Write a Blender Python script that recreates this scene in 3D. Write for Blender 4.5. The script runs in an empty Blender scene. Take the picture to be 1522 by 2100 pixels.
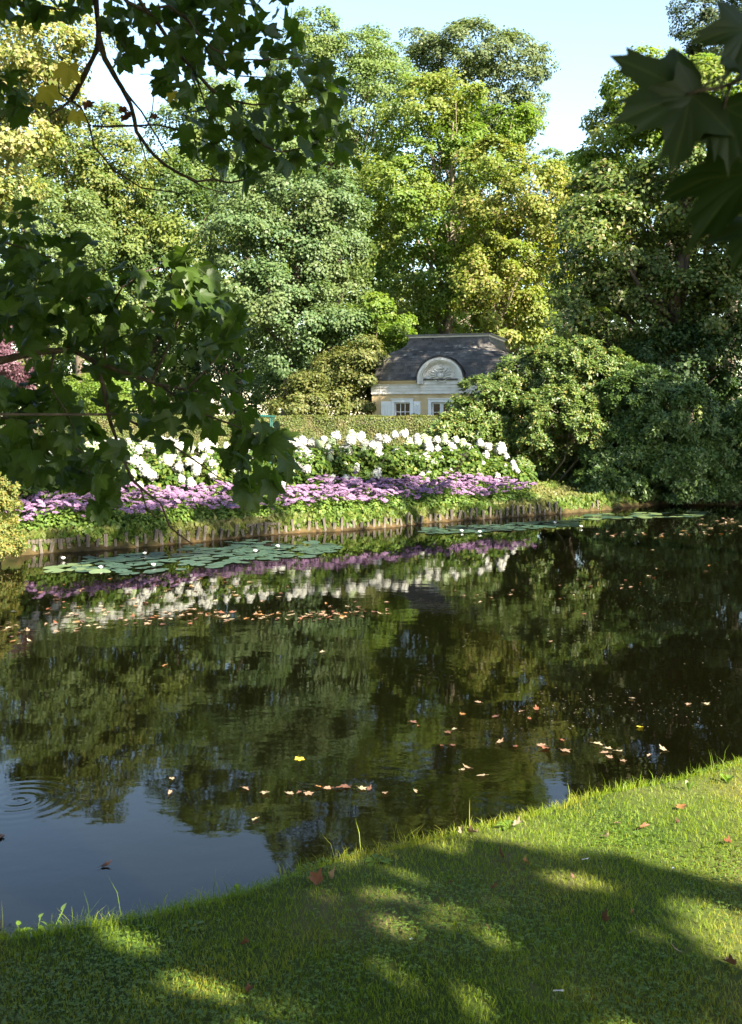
import bpy, bmesh, math
import numpy as np
from mathutils import Vector, Matrix

SC = bpy.context.scene
COL = SC.collection
R = np.random.default_rng(11)
PI = math.pi

# ------------------------------------------------------------------ camera, sky, sun, exposure
F, CH, YH, CX = 2100.0, 2.5, 855.0, 761.0     # focal length in photo pixels, eye height, horizon row, centre column
cam = bpy.data.cameras.new('camera')
cam.sensor_fit = 'VERTICAL'; cam.sensor_height = 36; cam.sensor_width = 36; cam.lens = 36.0
cam.shift_y = -(1050 - YH) / 2100
cam.clip_end = 6000; cam.clip_start = 0.05
cam.dof.use_dof = True; cam.dof.focus_distance = 10; cam.dof.aperture_fstop = 8
cam_o = bpy.data.objects.new('camera', cam); COL.objects.link(cam_o)
cam_o.location = (0, 0, CH); cam_o.rotation_euler = (PI / 2, 0, 0)
SC.camera = cam_o

SUN_EL = math.radians(35); SUN_AZ = math.radians(139)       # azimuth from +Y towards +X: behind the camera, from the right
S = np.array([math.sin(SUN_AZ) * math.cos(SUN_EL), math.cos(SUN_AZ) * math.cos(SUN_EL), math.sin(SUN_EL)])
w = bpy.data.worlds.new('World'); SC.world = w; w.use_nodes = True
nt = w.node_tree; nt.nodes.clear()
wo = nt.nodes.new('ShaderNodeOutputWorld'); bg = nt.nodes.new('ShaderNodeBackground'); sk = nt.nodes.new('ShaderNodeTexSky')
sk.sky_type = 'NISHITA'; sk.sun_disc = False; sk.sun_elevation = SUN_EL; sk.sun_rotation = SUN_AZ
sk.air_density = 1.25; sk.dust_density = 0.6; sk.ozone_density = 1.0
bg.inputs[1].default_value = 0.058
nt.links.new(sk.outputs[0], bg.inputs[0]); nt.links.new(bg.outputs[0], wo.inputs[0])
sun = bpy.data.lights.new('sun', 'SUN'); sun.energy = 5.0; sun.angle = math.radians(0.53); sun.color = (1.0, 0.91, 0.76)
sun_o = bpy.data.objects.new('sun', sun); COL.objects.link(sun_o)
sun_o.rotation_euler = Vector(-S).to_track_quat('-Z', 'Y').to_euler(); sun_o.location = S * 60
SC.view_settings.view_transform = 'Standard'; SC.view_settings.look = 'None'
SC.view_settings.exposure = 2.85; SC.view_settings.gamma = 1; SC.view_settings.use_curve_mapping = False

# ------------------------------------------------------------------ helpers
def P(px, py, d):
    """the point at distance d that the photograph shows at (px, py)"""
    return np.array([(px - CX) / F * d, d, CH - (py - YH) / F * d])

def G(px, py, z=0.0):
    """the point at height z (below the eye) seen at (px, py)"""
    d = F * (CH - z) / (py - YH)
    return np.array([(px - CX) / F * d, d, z])

def nrm(v):
    return v / np.maximum(np.linalg.norm(v, axis=-1, keepdims=True), 1e-9)

def mesh_np(name, V, Fc, smooth=False, attrs=None):
    V = np.asarray(V, np.float32); Fc = np.asarray(Fc, np.int32)
    me = bpy.data.meshes.new(name); m, k = Fc.shape
    me.vertices.add(len(V)); me.vertices.foreach_set('co', V.ravel())
    me.loops.add(m * k); me.loops.foreach_set('vertex_index', Fc.ravel())
    me.polygons.add(m)
    me.polygons.foreach_set('loop_start', np.arange(0, m * k, k, dtype=np.int32))
    me.polygons.foreach_set('loop_total', np.full(m, k, np.int32))
    if smooth: me.polygons.foreach_set('use_smooth', np.ones(m, bool))
    for an, arr in (attrs or {}).items():
        a = me.attributes.new(an, 'FLOAT', 'POINT'); a.data.foreach_set('value', np.asarray(arr, np.float32))
    me.update(calc_edges=True)
    return me

class MB:
    """collects shapes and links them as one mesh object"""
    def __init__(s): s.v = []; s.f = []
    def add(s, vs, fs):
        o = len(s.v); s.v += [tuple(map(float, p)) for p in vs]; s.f += [tuple(i + o for i in f) for f in fs]
    def box(s, x0, x1, y0, y1, z0, z1, M=None):
        vs = [(x0, y0, z0), (x1, y0, z0), (x1, y1, z0), (x0, y1, z0), (x0, y0, z1), (x1, y0, z1), (x1, y1, z1), (x0, y1, z1)]
        if M is not None: vs = [tuple(M @ Vector(p)) for p in vs]
        s.add(vs, [(0, 3, 2, 1), (4, 5, 6, 7), (0, 1, 5, 4), (1, 2, 6, 5), (2, 3, 7, 6), (3, 0, 4, 7)])
    def tube(s, pts, rad, n=7, cap=True):
        pts = [np.asarray(p, float) for p in pts]; rings = []
        up = np.array([0.13, 0.31, 1.0])
        o = len(s.v); vs = []
        for i, p in enumerate(pts):
            t = nrm((pts[min(i + 1, len(pts) - 1)] - pts[max(i - 1, 0)])[None])[0]
            a = np.cross(t, up)
            if np.linalg.norm(a) < 0.05: a = np.cross(t, np.array([1.0, 0, 0]))
            a = a / np.linalg.norm(a); b = np.cross(t, a)
            r = rad[i] if hasattr(rad, '__len__') else rad
            for k in range(n):
                q = 2 * PI * k / n
                vs.append(p + (a * math.cos(q) + b * math.sin(q)) * r)
        fs = []
        for i in range(len(pts) - 1):
            for k in range(n):
                k2 = (k + 1) % n
                fs.append((i * n + k, i * n + k2, (i + 1) * n + k2, (i + 1) * n + k))
        if cap:
            fs.append(tuple(range(n))[::-1]); fs.append(tuple((len(pts) - 1) * n + k for k in range(n)))
        s.add(vs, fs)
    def mesh(s, name, smooth=False):
        me = bpy.data.meshes.new(name); me.from_pydata(s.v, [], s.f); me.update()
        if smooth: me.polygons.foreach_set('use_smooth', np.ones(len(me.polygons), bool))
        return me

def obj(name, me, mat=None, parent=None, loc=None, rot=None, scale=None):
    if isinstance(me, MB): me = me.mesh(name)
    o = bpy.data.objects.new(name, me); COL.objects.link(o)
    if mat is not None and me is not None and len(me.materials) == 0: me.materials.append(mat)
    if parent is not None: o.parent = parent
    if loc is not None: o.location = loc
    if rot is not None: o.rotation_euler = rot
    if scale is not None: o.scale = scale
    return o

def tag(o, label=None, cat=None, group=None, kind=None):
    if label: o['label'] = label
    if cat: o['category'] = cat
    if group: o['group'] = group
    if kind: o['kind'] = kind
    return o

def thing(name, label, cat, loc=(0, 0, 0), rz=0.0, group=None):
    o = bpy.data.objects.new(name, None); COL.objects.link(o); o.empty_display_size = 0.3
    o.location = loc; o.rotation_euler = (0, 0, rz)
    return tag(o, label, cat, group)

# ------------------------------------------------------------------ materials
def newmat(name):
    m = bpy.data.materials.new(name); m.use_nodes = True
    t = m.node_tree; t.nodes.clear()
    return m, t, (lambda k: t.nodes.new('ShaderNode' + k)), t.links.new

def ramp(N, cols, pos=None):
    r = N('ValToRGB'); e = r.color_ramp.elements
    pos = pos or [i / (len(cols) - 1) for i in range(len(cols))]
    while len(e) < len(cols): e.new(0.5)
    for i, c in enumerate(cols):
        e[i].position = pos[i]; e[i].color = (*c, 1)
    return r

def leaf_mat(name, cols, pos=None, patch=None, patch_scale=0.35, trans=0.35, rough=0.5, spec=0.2, tcol=1.6, vein=False, K=0.74):
    """leaf colours vary from leaf to leaf; 'patch' is a second colour that some boughs have turned to"""
    m, t, N, L = newmat(name)
    cols = [tuple(v * K for v in c) for c in cols]; patch = patch and [tuple(v * K for v in c) for c in patch]
    g = N('NewGeometry'); r = ramp(N, cols, pos); L(g.outputs['Random Per Island'], r.inputs[0]); c = r.outputs[0]
    if patch:
        tc = N('TexCoord'); n = N('TexNoise'); n.inputs['Scale'].default_value = patch_scale; n.inputs['Detail'].default_value = 3
        L(tc.outputs['Object'], n.inputs['Vector'])
        rr = ramp(N, [(0, 0, 0), (1, 1, 1)], [0.47, 0.62]); L(n.outputs[0], rr.inputs[0])
        mx = N('Mix'); mx.data_type = 'RGBA'; L(rr.outputs[0], mx.inputs[0]); L(c, mx.inputs[6])
        r2 = ramp(N, patch); L(g.outputs['Random Per Island'], r2.inputs[0]); L(r2.outputs[0], mx.inputs[7]); c = mx.outputs[2]
    if vein:
        at = N('Attribute'); at.attribute_name = 'vein'
        pw = N('Math'); pw.operation = 'POWER'; L(at.outputs['Fac'], pw.inputs[0]); pw.inputs[1].default_value = 7
        m2 = N('Math'); m2.operation = 'MULTIPLY'; L(pw.outputs[0], m2.inputs[0]); m2.inputs[1].default_value = 0.55
        mx = N('Mix'); mx.data_type = 'RGBA'; L(m2.outputs[0], mx.inputs[0]); L(c, mx.inputs[6])
        mx.inputs[7].default_value = (*vein, 1); c = mx.outputs[2]
    p = N('BsdfPrincipled'); L(c, p.inputs['Base Color']); p.inputs['Roughness'].default_value = rough
    p.inputs['Specular IOR Level'].default_value = spec
    tr = N('BsdfTranslucent')
    hs = N('MixRGB'); hs.blend_type = 'MULTIPLY'; hs.inputs[0].default_value = 1; L(c, hs.inputs[1]); hs.inputs[2].default_value = (tcol, tcol * 1.05, tcol * 0.45, 1)
    L(hs.outputs[0], tr.inputs[0])
    ms = N('MixShader'); ms.inputs[0].default_value = trans; L(p.outputs[0], ms.inputs[1]); L(tr.outputs[0], ms.inputs[2])
    o = N('OutputMaterial'); L(ms.outputs[0], o.inputs[0])
    return m

def plain_mat(name, cols, scale=6, detail=5, rough=0.7, spec=0.3, bump=0.0, stretch=(1, 1, 1), coord='Object', metallic=0.0, pos=None, bump_scale=None, island=0.0):
    m, t, N, L = newmat(name)
    tc = N('TexCoord'); mp = N('Mapping'); mp.inputs['Scale'].default_value = stretch
    L(tc.outputs[coord], mp.inputs[0])
    n = N('TexNoise'); n.inputs['Scale'].default_value = scale; n.inputs['Detail'].default_value = detail; n.inputs['Roughness'].default_value = 0.62
    L(mp.outputs[0], n.inputs['Vector'])
    r = ramp(N, cols, pos or [0.3 + 0.4 * i / max(1, len(cols) - 1) for i in range(len(cols))]); L(n.outputs[0], r.inputs[0]); c = r.outputs[0]
    if island:
        g = N('NewGeometry'); mr = N('MapRange'); L(g.outputs['Random Per Island'], mr.inputs[0])
        mr.inputs[3].default_value = 1 - island; mr.inputs[4].default_value = 1 + island
        mx = N('MixRGB'); mx.blend_type = 'MULTIPLY'; mx.inputs[0].default_value = 1; L(c, mx.inputs[1]); L(mr.outputs[0], mx.inputs[2]); c = mx.outputs[0]
    p = N('BsdfPrincipled'); L(c, p.inputs['Base Color']); p.inputs['Roughness'].default_value = rough
    p.inputs['Specular IOR Level'].default_value = spec; p.inputs['Metallic'].default_value = metallic
    if bump:
        n2 = N('TexNoise'); n2.inputs['Scale'].default_value = bump_scale or scale * 4; n2.inputs['Detail'].default_value = 6; L(mp.outputs[0], n2.inputs['Vector'])
        b = N('Bump'); b.inputs['Strength'].default_value = bump; b.inputs['Distance'].default_value = 0.02
        L(n2.outputs[0], b.inputs['Height']); L(b.outputs[0], p.inputs['Normal'])
    o = N('OutputMaterial'); L(p.outputs[0], o.inputs[0])
    return m

M = {}
M['bark'] = plain_mat('bark', [(0.035, 0.028, 0.02), (0.11, 0.085, 0.06)], 3, rough=0.9, bump=0.6, stretch=(3, 3, 0.6))
M['bark_pale'] = plain_mat('pale_bark', [(0.08, 0.065, 0.045), (0.2, 0.165, 0.12)], 3, rough=0.9, bump=0.6, stretch=(3, 3, 0.6))
M['twig'] = plain_mat('twig_bark', [(0.03, 0.022, 0.015), (0.1, 0.075, 0.05)], 40, rough=0.85, bump=0.5)

# ------------------------------------------------------------------ pond outline and ground height
NEAR = [(-12, 2.6), (-5, 3.6), (-2.6, 4.25), (-1.75, 4.62), (-1.2, 4.78), (-0.66, 5.08), (-0.25, 5.38), (0.15, 5.6), (0.5, 5.78), (0.8, 5.98), (1.12, 6.2),
        (1.6, 6.42), (2.35, 6.85), (3.4, 7.5), (5, 8.3), (8.5, 10.5), (12, 13.5)]
FAR = [(15, 18), (16.5, 24), (14.5, 28.6), (12.0, 29.0), (10.3, 29.2), (8.4, 29.4), (7.2, 28.6), (6.15, 27.4), (5.5, 26.95), (4.95, 26.5), (2.6, 24.95), (1.41, 24.3), (0.5, 23.25),
       (-0.65, 22.45), (-1.55, 22.15), (-2.2, 21.65), (-3.4, 20.55), (-4.45, 19.75), (-5.2, 19.2), (-5.7, 18.95), (-6.3, 18.65), (-8, 16.5), (-11, 14.5), (-14, 10), (-14, 5)]
POND = np.array(NEAR + FAR, float)

def pond_sd(x, y):
    """signed distance to the pond outline: positive on land"""
    p = np.stack([np.ravel(x), np.ravel(y)], 1).astype(float)
    a = POND; b = np.roll(POND, -1, 0)
    best = np.full(len(p), 1e9); inside = np.zeros(len(p), bool)
    for (ax, ay), (bx, by) in zip(a, b):
        e = np.array([bx - ax, by - ay]); q = p - (ax, ay)
        tt = np.clip((q @ e) / (e @ e), 0, 1)
        best = np.minimum(best, np.hypot(q[:, 0] - tt * e[0], q[:, 1] - tt * e[1]))
        c = ((ay > p[:, 1]) != (by > p[:, 1])) & (p[:, 0] < (bx - ax) * (p[:, 1] - ay) / (by - ay + 1e-12) + ax)
        inside ^= c
    return np.where(inside, -best, best).reshape(np.shape(x))

def sstep(a, b, v):
    t = np.clip((v - a) / (b - a), 0, 1); return t * t * (3 - 2 * t)

def ground_z(x, y, sd=None):
    x = np.asarray(x, float); y = np.asarray(y, float)
    if sd is None: sd = pond_sd(x, y)
    far = sstep(10, 14, y)
    lump = 0.02 * np.sin(x * 2.1 + 1) * np.sin(y * 1.7) + 0.012 * np.sin(x * 5.3 + y * 3.1)
    zn = 0.02 + 0.26 * sstep(-0.02, 0.3, sd) + 0.06 * sstep(0.3, 2.0, sd)
    zf = 0.02 + 0.26 * sstep(-0.05, 0.12, sd) + 0.34 * sstep(0.2, 3.5, sd) + 0.1 * sstep(3, 9, sd)
    z = zn * (1 - far) + zf * far + lump * sstep(0, 0.5, sd)
    dep = -0.04 - 0.10 * np.clip(-sd, 0, 1.5) - 0.35 * np.clip(-sd - 1.5, 0, 2.4)
    return np.where(sd > -0.02, z, dep + lump * 0.5)

def lines(segs):
    out = []
    for a, b, st in segs: out += list(np.arange(a, b, st))
    return np.array(out)
gx = lines([(-1500, -200, 200), (-200, -60, 20), (-60, -20, 4), (-20, -4, 0.4), (-4, 5, 0.09), (5, 20, 0.4), (20, 60, 4), (60, 200, 20), (200, 1700, 250)])
gy = lines([(-400, -60, 40), (-60, -8, 4), (-8, 2.4, 0.35), (2.4, 8, 0.09), (8, 17, 0.35), (17, 30, 0.16), (30, 70, 2), (70, 200, 20), (200, 2700, 250)])
X, Y = np.meshgrid(gx, gy); sdg = pond_sd(X, Y); Z = ground_z(X, Y, sdg)
V = np.stack([X.ravel(), Y.ravel(), Z.ravel()], 1); nx, ny = len(gx), len(gy)
ii, jj = np.meshgrid(np.arange(nx - 1), np.arange(ny - 1)); a0 = (jj * nx + ii).ravel()
Fg = np.stack([a0, a0 + 1, a0 + nx + 1, a0 + nx], 1)
m, t, N, L = newmat('soil_and_turf')
tc = N('TexCoord'); n1 = N('TexNoise'); n1.inputs['Scale'].default_value = 1.1; n1.inputs['Detail'].default_value = 8; L(tc.outputs['Object'], n1.inputs['Vector'])
turf = ramp(N, [(0.025, 0.045, 0.006), (0.05, 0.062, 0.012), (0.09, 0.078, 0.03)], [0.35, 0.52, 0.7]); L(n1.outputs[0], turf.inputs[0])
n2 = N('TexNoise'); n2.inputs['Scale'].default_value = 7; n2.inputs['Detail'].default_value = 8; L(tc.outputs['Object'], n2.inputs['Vector'])
mud = ramp(N, [(0.014, 0.009, 0.004), (0.042, 0.027, 0.011), (0.075, 0.047, 0.018)], [0.3, 0.52, 0.72]); L(n2.outputs[0], mud.inputs[0])
at = N('Attribute'); at.attribute_name = 'land'
mx = N('Mix'); mx.data_type = 'RGBA'; L(at.outputs['Fac'], mx.inputs[0]); L(mud.outputs[0], mx.inputs[6]); L(turf.outputs[0], mx.inputs[7])
pp = N('BsdfPrincipled'); L(mx.outputs[2], pp.inputs['Base Color']); pp.inputs['Roughness'].default_value = 0.95; pp.inputs['Specular IOR Level'].default_value = 0.15
bb = N('Bump'); bb.inputs['Strength'].default_value = 0.5; bb.inputs['Distance'].default_value = 0.03; L(n2.outputs[0], bb.inputs['Height']); L(bb.outputs[0], pp.inputs['Normal'])
oo = N('OutputMaterial'); L(pp.outputs[0], oo.inputs[0]); M['ground'] = m
tag(obj('ground', mesh_np('ground', V, Fg, True, {'land': sstep(-0.02, 0.16, sdg.ravel())}), M['ground']), kind='structure')

# pond water: physical Fresnel reflection over peaty, see-through water
m, t, N, L = newmat('pond_water')
tc = N('TexCoord')
def wave(scale, stretch, detail, rot=0.0):
    mp = N('Mapping'); mp.inputs['Scale'].default_value = stretch; mp.inputs['Rotation'].default_value = (0, 0, rot); L(tc.outputs['Object'], mp.inputs[0])
    n = N('TexNoise'); n.inputs['Scale'].default_value = scale; n.inputs['Detail'].default_value = detail; L(mp.outputs[0], n.inputs['Vector']); return n.outputs[0]
def mth(op, a, b=None):
    n = N('Math'); n.operation = op
    for i, q in enumerate((a, b)):
        if q is None: continue
        if isinstance(q, (int, float)): n.inputs[i].default_value = q
        else: L(q, n.inputs[i])
    return n.outputs[0]
h = mth('ADD', mth('MULTIPLY', wave(1.6, (1, 1.6, 1), 2, 0.3), 0.55), mth('MULTIPLY', wave(9, (1, 1.5, 1), 3, 0.5), 0.10))
gate = N('MapRange'); L(wave(0.22, (1, 1, 1), 2), gate.inputs[0]); gate.inputs[1].default_value = 0.42; gate.inputs[2].default_value = 0.62
gate.inputs[3].default_value = 0.25; gate.inputs[4].default_value = 1.0
h = mth('MULTIPLY', h, gate.outputs[0])
def ring(px, py, rad, lam, amp):
    c = G(px, py); vd = N('VectorMath'); vd.operation = 'DISTANCE'; L(tc.outputs['Object'], vd.inputs[0]); vd.inputs[1].default_value = tuple(c)
    s_ = mth('SINE', mth('MULTIPLY', vd.outputs['Value'], 2 * PI / lam))
    f = N('MapRange'); L(vd.outputs['Value'], f.inputs[0]); f.inputs[1].default_value = rad * 0.35; f.inputs[2].default_value = rad; f.inputs[3].default_value = 1; f.inputs[4].default_value = 0
    return mth('MULTIPLY', mth('MULTIPLY', s_, f.outputs[0]), amp)
h = mth('ADD', h, ring(38, 1642, 0.5, 0.09, 0.045))
h = mth('ADD', h, ring(895, 1378, 0.5, 0.14, 0.03))
bp = N('Bump'); bp.inputs['Strength'].default_value = 1.0; bp.inputs['Distance'].default_value = 0.0048; L(h, bp.inputs['Height'])
fr = N('Fresnel'); fr.inputs['IOR'].default_value = 1.333; L(bp.outputs[0], fr.inputs['Normal'])
gl = N('BsdfGlossy'); gl.inputs['Roughness'].default_value = 0.015; L(bp.outputs[0], gl.inputs['Normal'])
tp = N('BsdfTransparent'); tp.inputs[0].default_value = (0.62, 0.47, 0.24, 1)
df = N('BsdfDiffuse'); df.inputs[0].default_value = (0.0026, 0.0027, 0.0009, 1)      # fine silt and algae hanging in the water
mb_ = N('MixShader'); mb_.inputs[0].default_value = 0.55; L(tp.outputs[0], mb_.inputs[1]); L(df.outputs[0], mb_.inputs[2])
ms = N('MixShader'); L(fr.outputs[0], ms.inputs[0]); L(mb_.outputs[0], ms.inputs[1]); L(gl.outputs[0], ms.inputs[2])
oo = N('OutputMaterial'); L(ms.outputs[0], oo.inputs[0]); M['water'] = m
wv = [(-15.5, 1.5, 0), (18, 1.5, 0), (18, 30.5, 0), (-15.5, 30.5, 0)]
tag(obj('pond_water', mesh_np('pond_water', wv, [(0, 1, 2, 3)]), M['water']), kind='structure')

# ------------------------------------------------------------------ foliage generators
def rnd_dirs(n):
    return nrm(R.normal(size=(n, 3)))

def leaf_quads(Pp, Nn, size, aspect=0.7, fold=0.18, tipdir=None):
    n = len(Pp); a = R.normal(size=(n, 3)) if tipdir is None else tipdir + R.normal(size=(n, 3)) * 0.4
    t_ = nrm(a - Nn * np.sum(a * Nn, 1, keepdims=True)); b_ = np.cross(Nn, t_)
    s_ = (size if np.ndim(size) else np.full(n, size))[:, None] * R.uniform(0.7, 1.25, (n, 1))
    f_ = Nn * s_ * fold
    V = np.stack([Pp - t_ * s_ * 0.5 - f_ * 0.3, Pp + b_ * s_ * 0.5 * aspect + f_ * 0.4 - t_ * s_ * 0.06, Pp + t_ * s_ * 0.5 - f_ * 0.6, Pp - b_ * s_ * 0.5 * aspect + f_ * 0.4 - t_ * s_ * 0.06], 1).reshape(-1, 3)
    return V, np.arange(4 * n).reshape(-1, 4)

def join(parts):
    Vs, Fs, o = [], [], 0
    for v, f in parts:
        Vs.append(v); Fs.append(f + o); o += len(v)
    return np.concatenate(Vs), np.concatenate(Fs)

def clumps(lobes, dens, jitter=(0.8, 1.06), low=-0.45, back=0.55):
    """boughs over the lobes of a crown: centres and outward directions"""
    C, O = [], []
    lb = [(np.asarray(c, float), np.asarray(r, float)) for c, r in lobes]
    for i, (c, r) in enumerate(lb):
        area = 4 * PI * (((r[0] * r[1]) ** 1.6 + (r[0] * r[2]) ** 1.6 + (r[1] * r[2]) ** 1.6) / 3) ** (1 / 1.6)
        n = max(6, int(area * dens)); d = rnd_dirs(n)
        keep = (d[:, 2] > low) | (R.random(n) < 0.25)
        keep &= (d[:, 1] < 0.25) | (R.random(n) < back)
        p = c + d * r * R.uniform(*jitter, (n, 1))
        for j, (c2, r2) in enumerate(lb):
            if j != i: keep &= (np.sum(((p - c2) / r2) ** 2, 1) > 0.55)
        C.append(p[keep]); O.append(nrm(d / r)[keep])
    return np.concatenate(C), np.concatenate(O)

def crown_mesh(name, lobes, n_leaves, leaf, clump_r, dens=None, aspect=0.75, low=-0.45, flat=0.6, fill=0.14, back=0.55, droop=0.0, unit=None, gaps=()):
    dens = dens or 0.75 / (clump_r ** 2)
    C, O = clumps(lobes, dens, low=low, back=back)
    k = max(5, int(n_leaves * (1 - fill) / len(C)))
    C = np.repeat(C, k, 0); O = np.repeat(O, k, 0)
    rc = np.repeat(clump_r * R.uniform(0.55, 1.4, len(C) // k), k)[:, None]
    up = np.array([0, 0, 1.0])
    out = nrm(O + up * 0.45)
    v = nrm(out * 0.75 + R.normal(size=C.shape) * 0.62)
    Pp = C + v * rc * R.uniform(0.45, 1.0, (len(C), 1)) ** 0.6 * np.array([1, 1, flat]) + R.normal(size=C.shape) * 0.08 * clump_r
    Nn = nrm(v * 0.55 + out * 0.5 + up * 0.25 + R.normal(size=C.shape) * 0.38)
    lo = np.array([np.asarray(c, float) for c, _ in lobes]); lr = np.array([np.asarray(r, float) for _, r in lobes])
    nf = int(n_leaves * fill)
    if nf:
        ix = R.integers(0, len(lo), nf)
        Pf = lo[ix] + rnd_dirs(nf) * lr[ix] * R.uniform(0.2, 0.8, (nf, 1)); Nf = nrm(R.normal(size=(nf, 3)) + up)
        Pp = np.concatenate([Pp, Pf]); Nn = np.concatenate([Nn, Nf])
    if unit is not None: return Pp, Nn
    for q, gr in gaps:      # openings in the canopy through which the sun reaches the spot q
        dv = Pp - q; k = np.linalg.norm(dv - (dv @ S)[:, None] * S, axis=1) > gr; Pp, Nn = Pp[k], Nn[k]
    td = O if droop == 0 else None
    V, Fq = leaf_quads(Pp, Nn, leaf, aspect, tipdir=None if droop == 0 else np.tile([0, 0, -droop], (len(Pp), 1)))
    return mesh_np(name, V, Fq)

def px_lobes(l, d, depth=0.85, spread=0.0):
    out = []
    for (px, py, rx, ry) in l:
        dd = d + R.uniform(-1, 1) * spread
        s_ = dd / F
        out.append((P(px, py, dd), np.array([rx * s_, max(rx, ry) * s_ * depth, ry * s_])))
    return out

def trunk_mesh(name, base, top, r0, lobes, n=8):
    mb = MB(); base = np.asarray(base, float); top = np.asarray(top, float)
    pts = []; rr = []
    K = 7
    wob = R.normal(size=(K + 1, 2)) * 0.12 * r0 * 2
    for i in range(K + 1):
        f = i / K; p = base + (top - base) * f; p = p + np.array([wob[i, 0], wob[i, 1], 0]) * (0 < i)
        pts.append(p); rr.append(r0 * ((1.25 if i == 0 else 1) * (1 - f) + 0.25 * f))
    mb.tube(pts, rr, n)
    for (c, r) in lobes:
        f = np.clip((c[2] - base[2]) / max(0.1, (top[2] - base[2])) * 0.62, 0.18, 0.92)
        a = base + (top - base) * f; k = int(round(f * K)); ra = rr[k] * 0.5
        mid = (a + c) / 2 + np.array([0, 0, -0.08 * np.linalg.norm(c - a)])
        q = [a, a * 0.4 + mid * 0.6, mid, (mid + c) / 2 + R.normal(size=3) * 0.1, c + R.normal(size=3) * 0.15]
        mb.tube(q, [ra, ra * 0.8, ra * 0.6, ra * 0.42, ra * 0.2], 6)
        for _ in range(3):
            e = c + rnd_dirs(1)[0] * r * 0.85
            s0 = q[2] * 0.4 + q[3] * 0.6
            mb.tube([s0, (s0 + e) / 2 + R.normal(size=3) * 0.15, e], [ra * 0.35, ra * 0.22, ra * 0.07], 5)
    return mb.mesh(name, True)

def tree(name, label, lobes, n_leaves, leaf, clump_r, mat, d=None, trunk_px=None, r0=0.3, bark='bark', cat='tree', group=None, base=None, **kw):
    lo = np.array([c for c, _ in lobes]); lr = np.array([r for _, r in lobes])
    if base is None:
        bx = lo[:, 0].mean() if trunk_px is None else (trunk_px - CX) / F * d
        by = lo[:, 1].mean()
        base = np.array([bx, by, float(ground_z(bx, by))])
    base = np.asarray(base, float)
    topz = (lo[:, 2] + lr[:, 2] * 0.4).max(); it = int(np.argmax(lo[:, 2]))
    top = np.array([base[0] * 0.35 + lo[it, 0] * 0.65, base[1] * 0.4 + lo[it, 1] * 0.6, topz])
    th = thing(name, label, cat, tuple(base), group=group)
    L0 = [(c - base, r) for c, r in lobes]
    tm = trunk_mesh('trunk', np.array([0, 0, -0.1]), top - base, r0, L0)
    obj('trunk', tm, M[bark], th)
    cr = crown_mesh('crown', L0, n_leaves, leaf, clump_r, **kw)
    c = obj('crown', cr, mat, th); c['kind'] = 'stuff'
    return th

LM = {
    'yellow': leaf_mat('yellowing_leaves', [(0.13, 0.18, 0.04), (0.2, 0.23, 0.06), (0.3, 0.29, 0.1), (0.38, 0.32, 0.16)], trans=0.45),
    'ochre': leaf_mat('ochre_leaves', [(0.075, 0.12, 0.022), (0.115, 0.155, 0.03), (0.17, 0.17, 0.04)], trans=0.35),
    'willow': leaf_mat('grey_green_leaves', [(0.08, 0.125, 0.04), (0.12, 0.17, 0.055), (0.165, 0.2, 0.06)], trans=0.35),
    'deep': leaf_mat('deep_green_leaves', [(0.04, 0.08, 0.025), (0.07, 0.12, 0.03), (0.11, 0.15, 0.035)], patch=[(0.12, 0.17, 0.03), (0.2, 0.22, 0.05)], patch_scale=0.28, trans=0.35),
    'pale': leaf_mat('pale_green_leaves', [(0.085, 0.14, 0.042), (0.125, 0.19, 0.055), (0.17, 0.22, 0.075)], patch=[(0.12, 0.175, 0.035), (0.18, 0.22, 0.06)], trans=0.4),
    'sycamore': leaf_mat('blue_green_leaves', [(0.06, 0.115, 0.042), (0.10, 0.16, 0.06), (0.145, 0.195, 0.075)], patch=[(0.08, 0.125, 0.04), (0.14, 0.175, 0.06)], patch_scale=0.3, trans=0.36, spec=0.22),
    'ash': leaf_mat('ash_leaves', [(0.075, 0.115, 0.045), (0.115, 0.155, 0.06), (0.155, 0.18, 0.07)], trans=0.35),
    'lime': leaf_mat('yellow_green_leaves', [(0.085, 0.16, 0.018), (0.13, 0.21, 0.028), (0.185, 0.24, 0.045)], patch=[(0.15, 0.205, 0.03), (0.235, 0.25, 0.06)], patch_scale=0.25, trans=0.45),
    'blush': leaf_mat('turning_leaves', [(0.14, 0.19, 0.03), (0.21, 0.23, 0.045), (0.27, 0.25, 0.075), (0.34, 0.23, 0.12)], [0, 0.5, 0.9, 1], patch=[(0.12, 0.18, 0.02), (0.18, 0.22, 0.035)], trans=0.42),
    'chestnut': leaf_mat('glossy_chestnut_leaves', [(0.05, 0.09, 0.018), (0.095, 0.14, 0.028), (0.15, 0.18, 0.04), (0.3, 0.25, 0.13)], [0, 0.5, 0.88, 1], trans=0.3, spec=0.3, rough=0.45),
    'oak': leaf_mat('oak_leaves', [(0.028, 0.05, 0.022), (0.05, 0.075, 0.03), (0.08, 0.1, 0.035)], trans=0.28),
    'dark': leaf_mat('shade_deepened_green_leaves', [(0.018, 0.042, 0.012), (0.034, 0.065, 0.018), (0.055, 0.09, 0.022)], trans=0.3),  # dark green, deepened to stand in for the wood's shade
    'olive': leaf_mat('olive_shrub_leaves', [(0.075, 0.1, 0.025), (0.12, 0.14, 0.035), (0.18, 0.17, 0.055)], trans=0.35),
    'purple': leaf_mat('purple_leaves', [(0.08, 0.035, 0.048), (0.12, 0.055, 0.075), (0.17, 0.09, 0.115)], trans=0.35),
}

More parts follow.
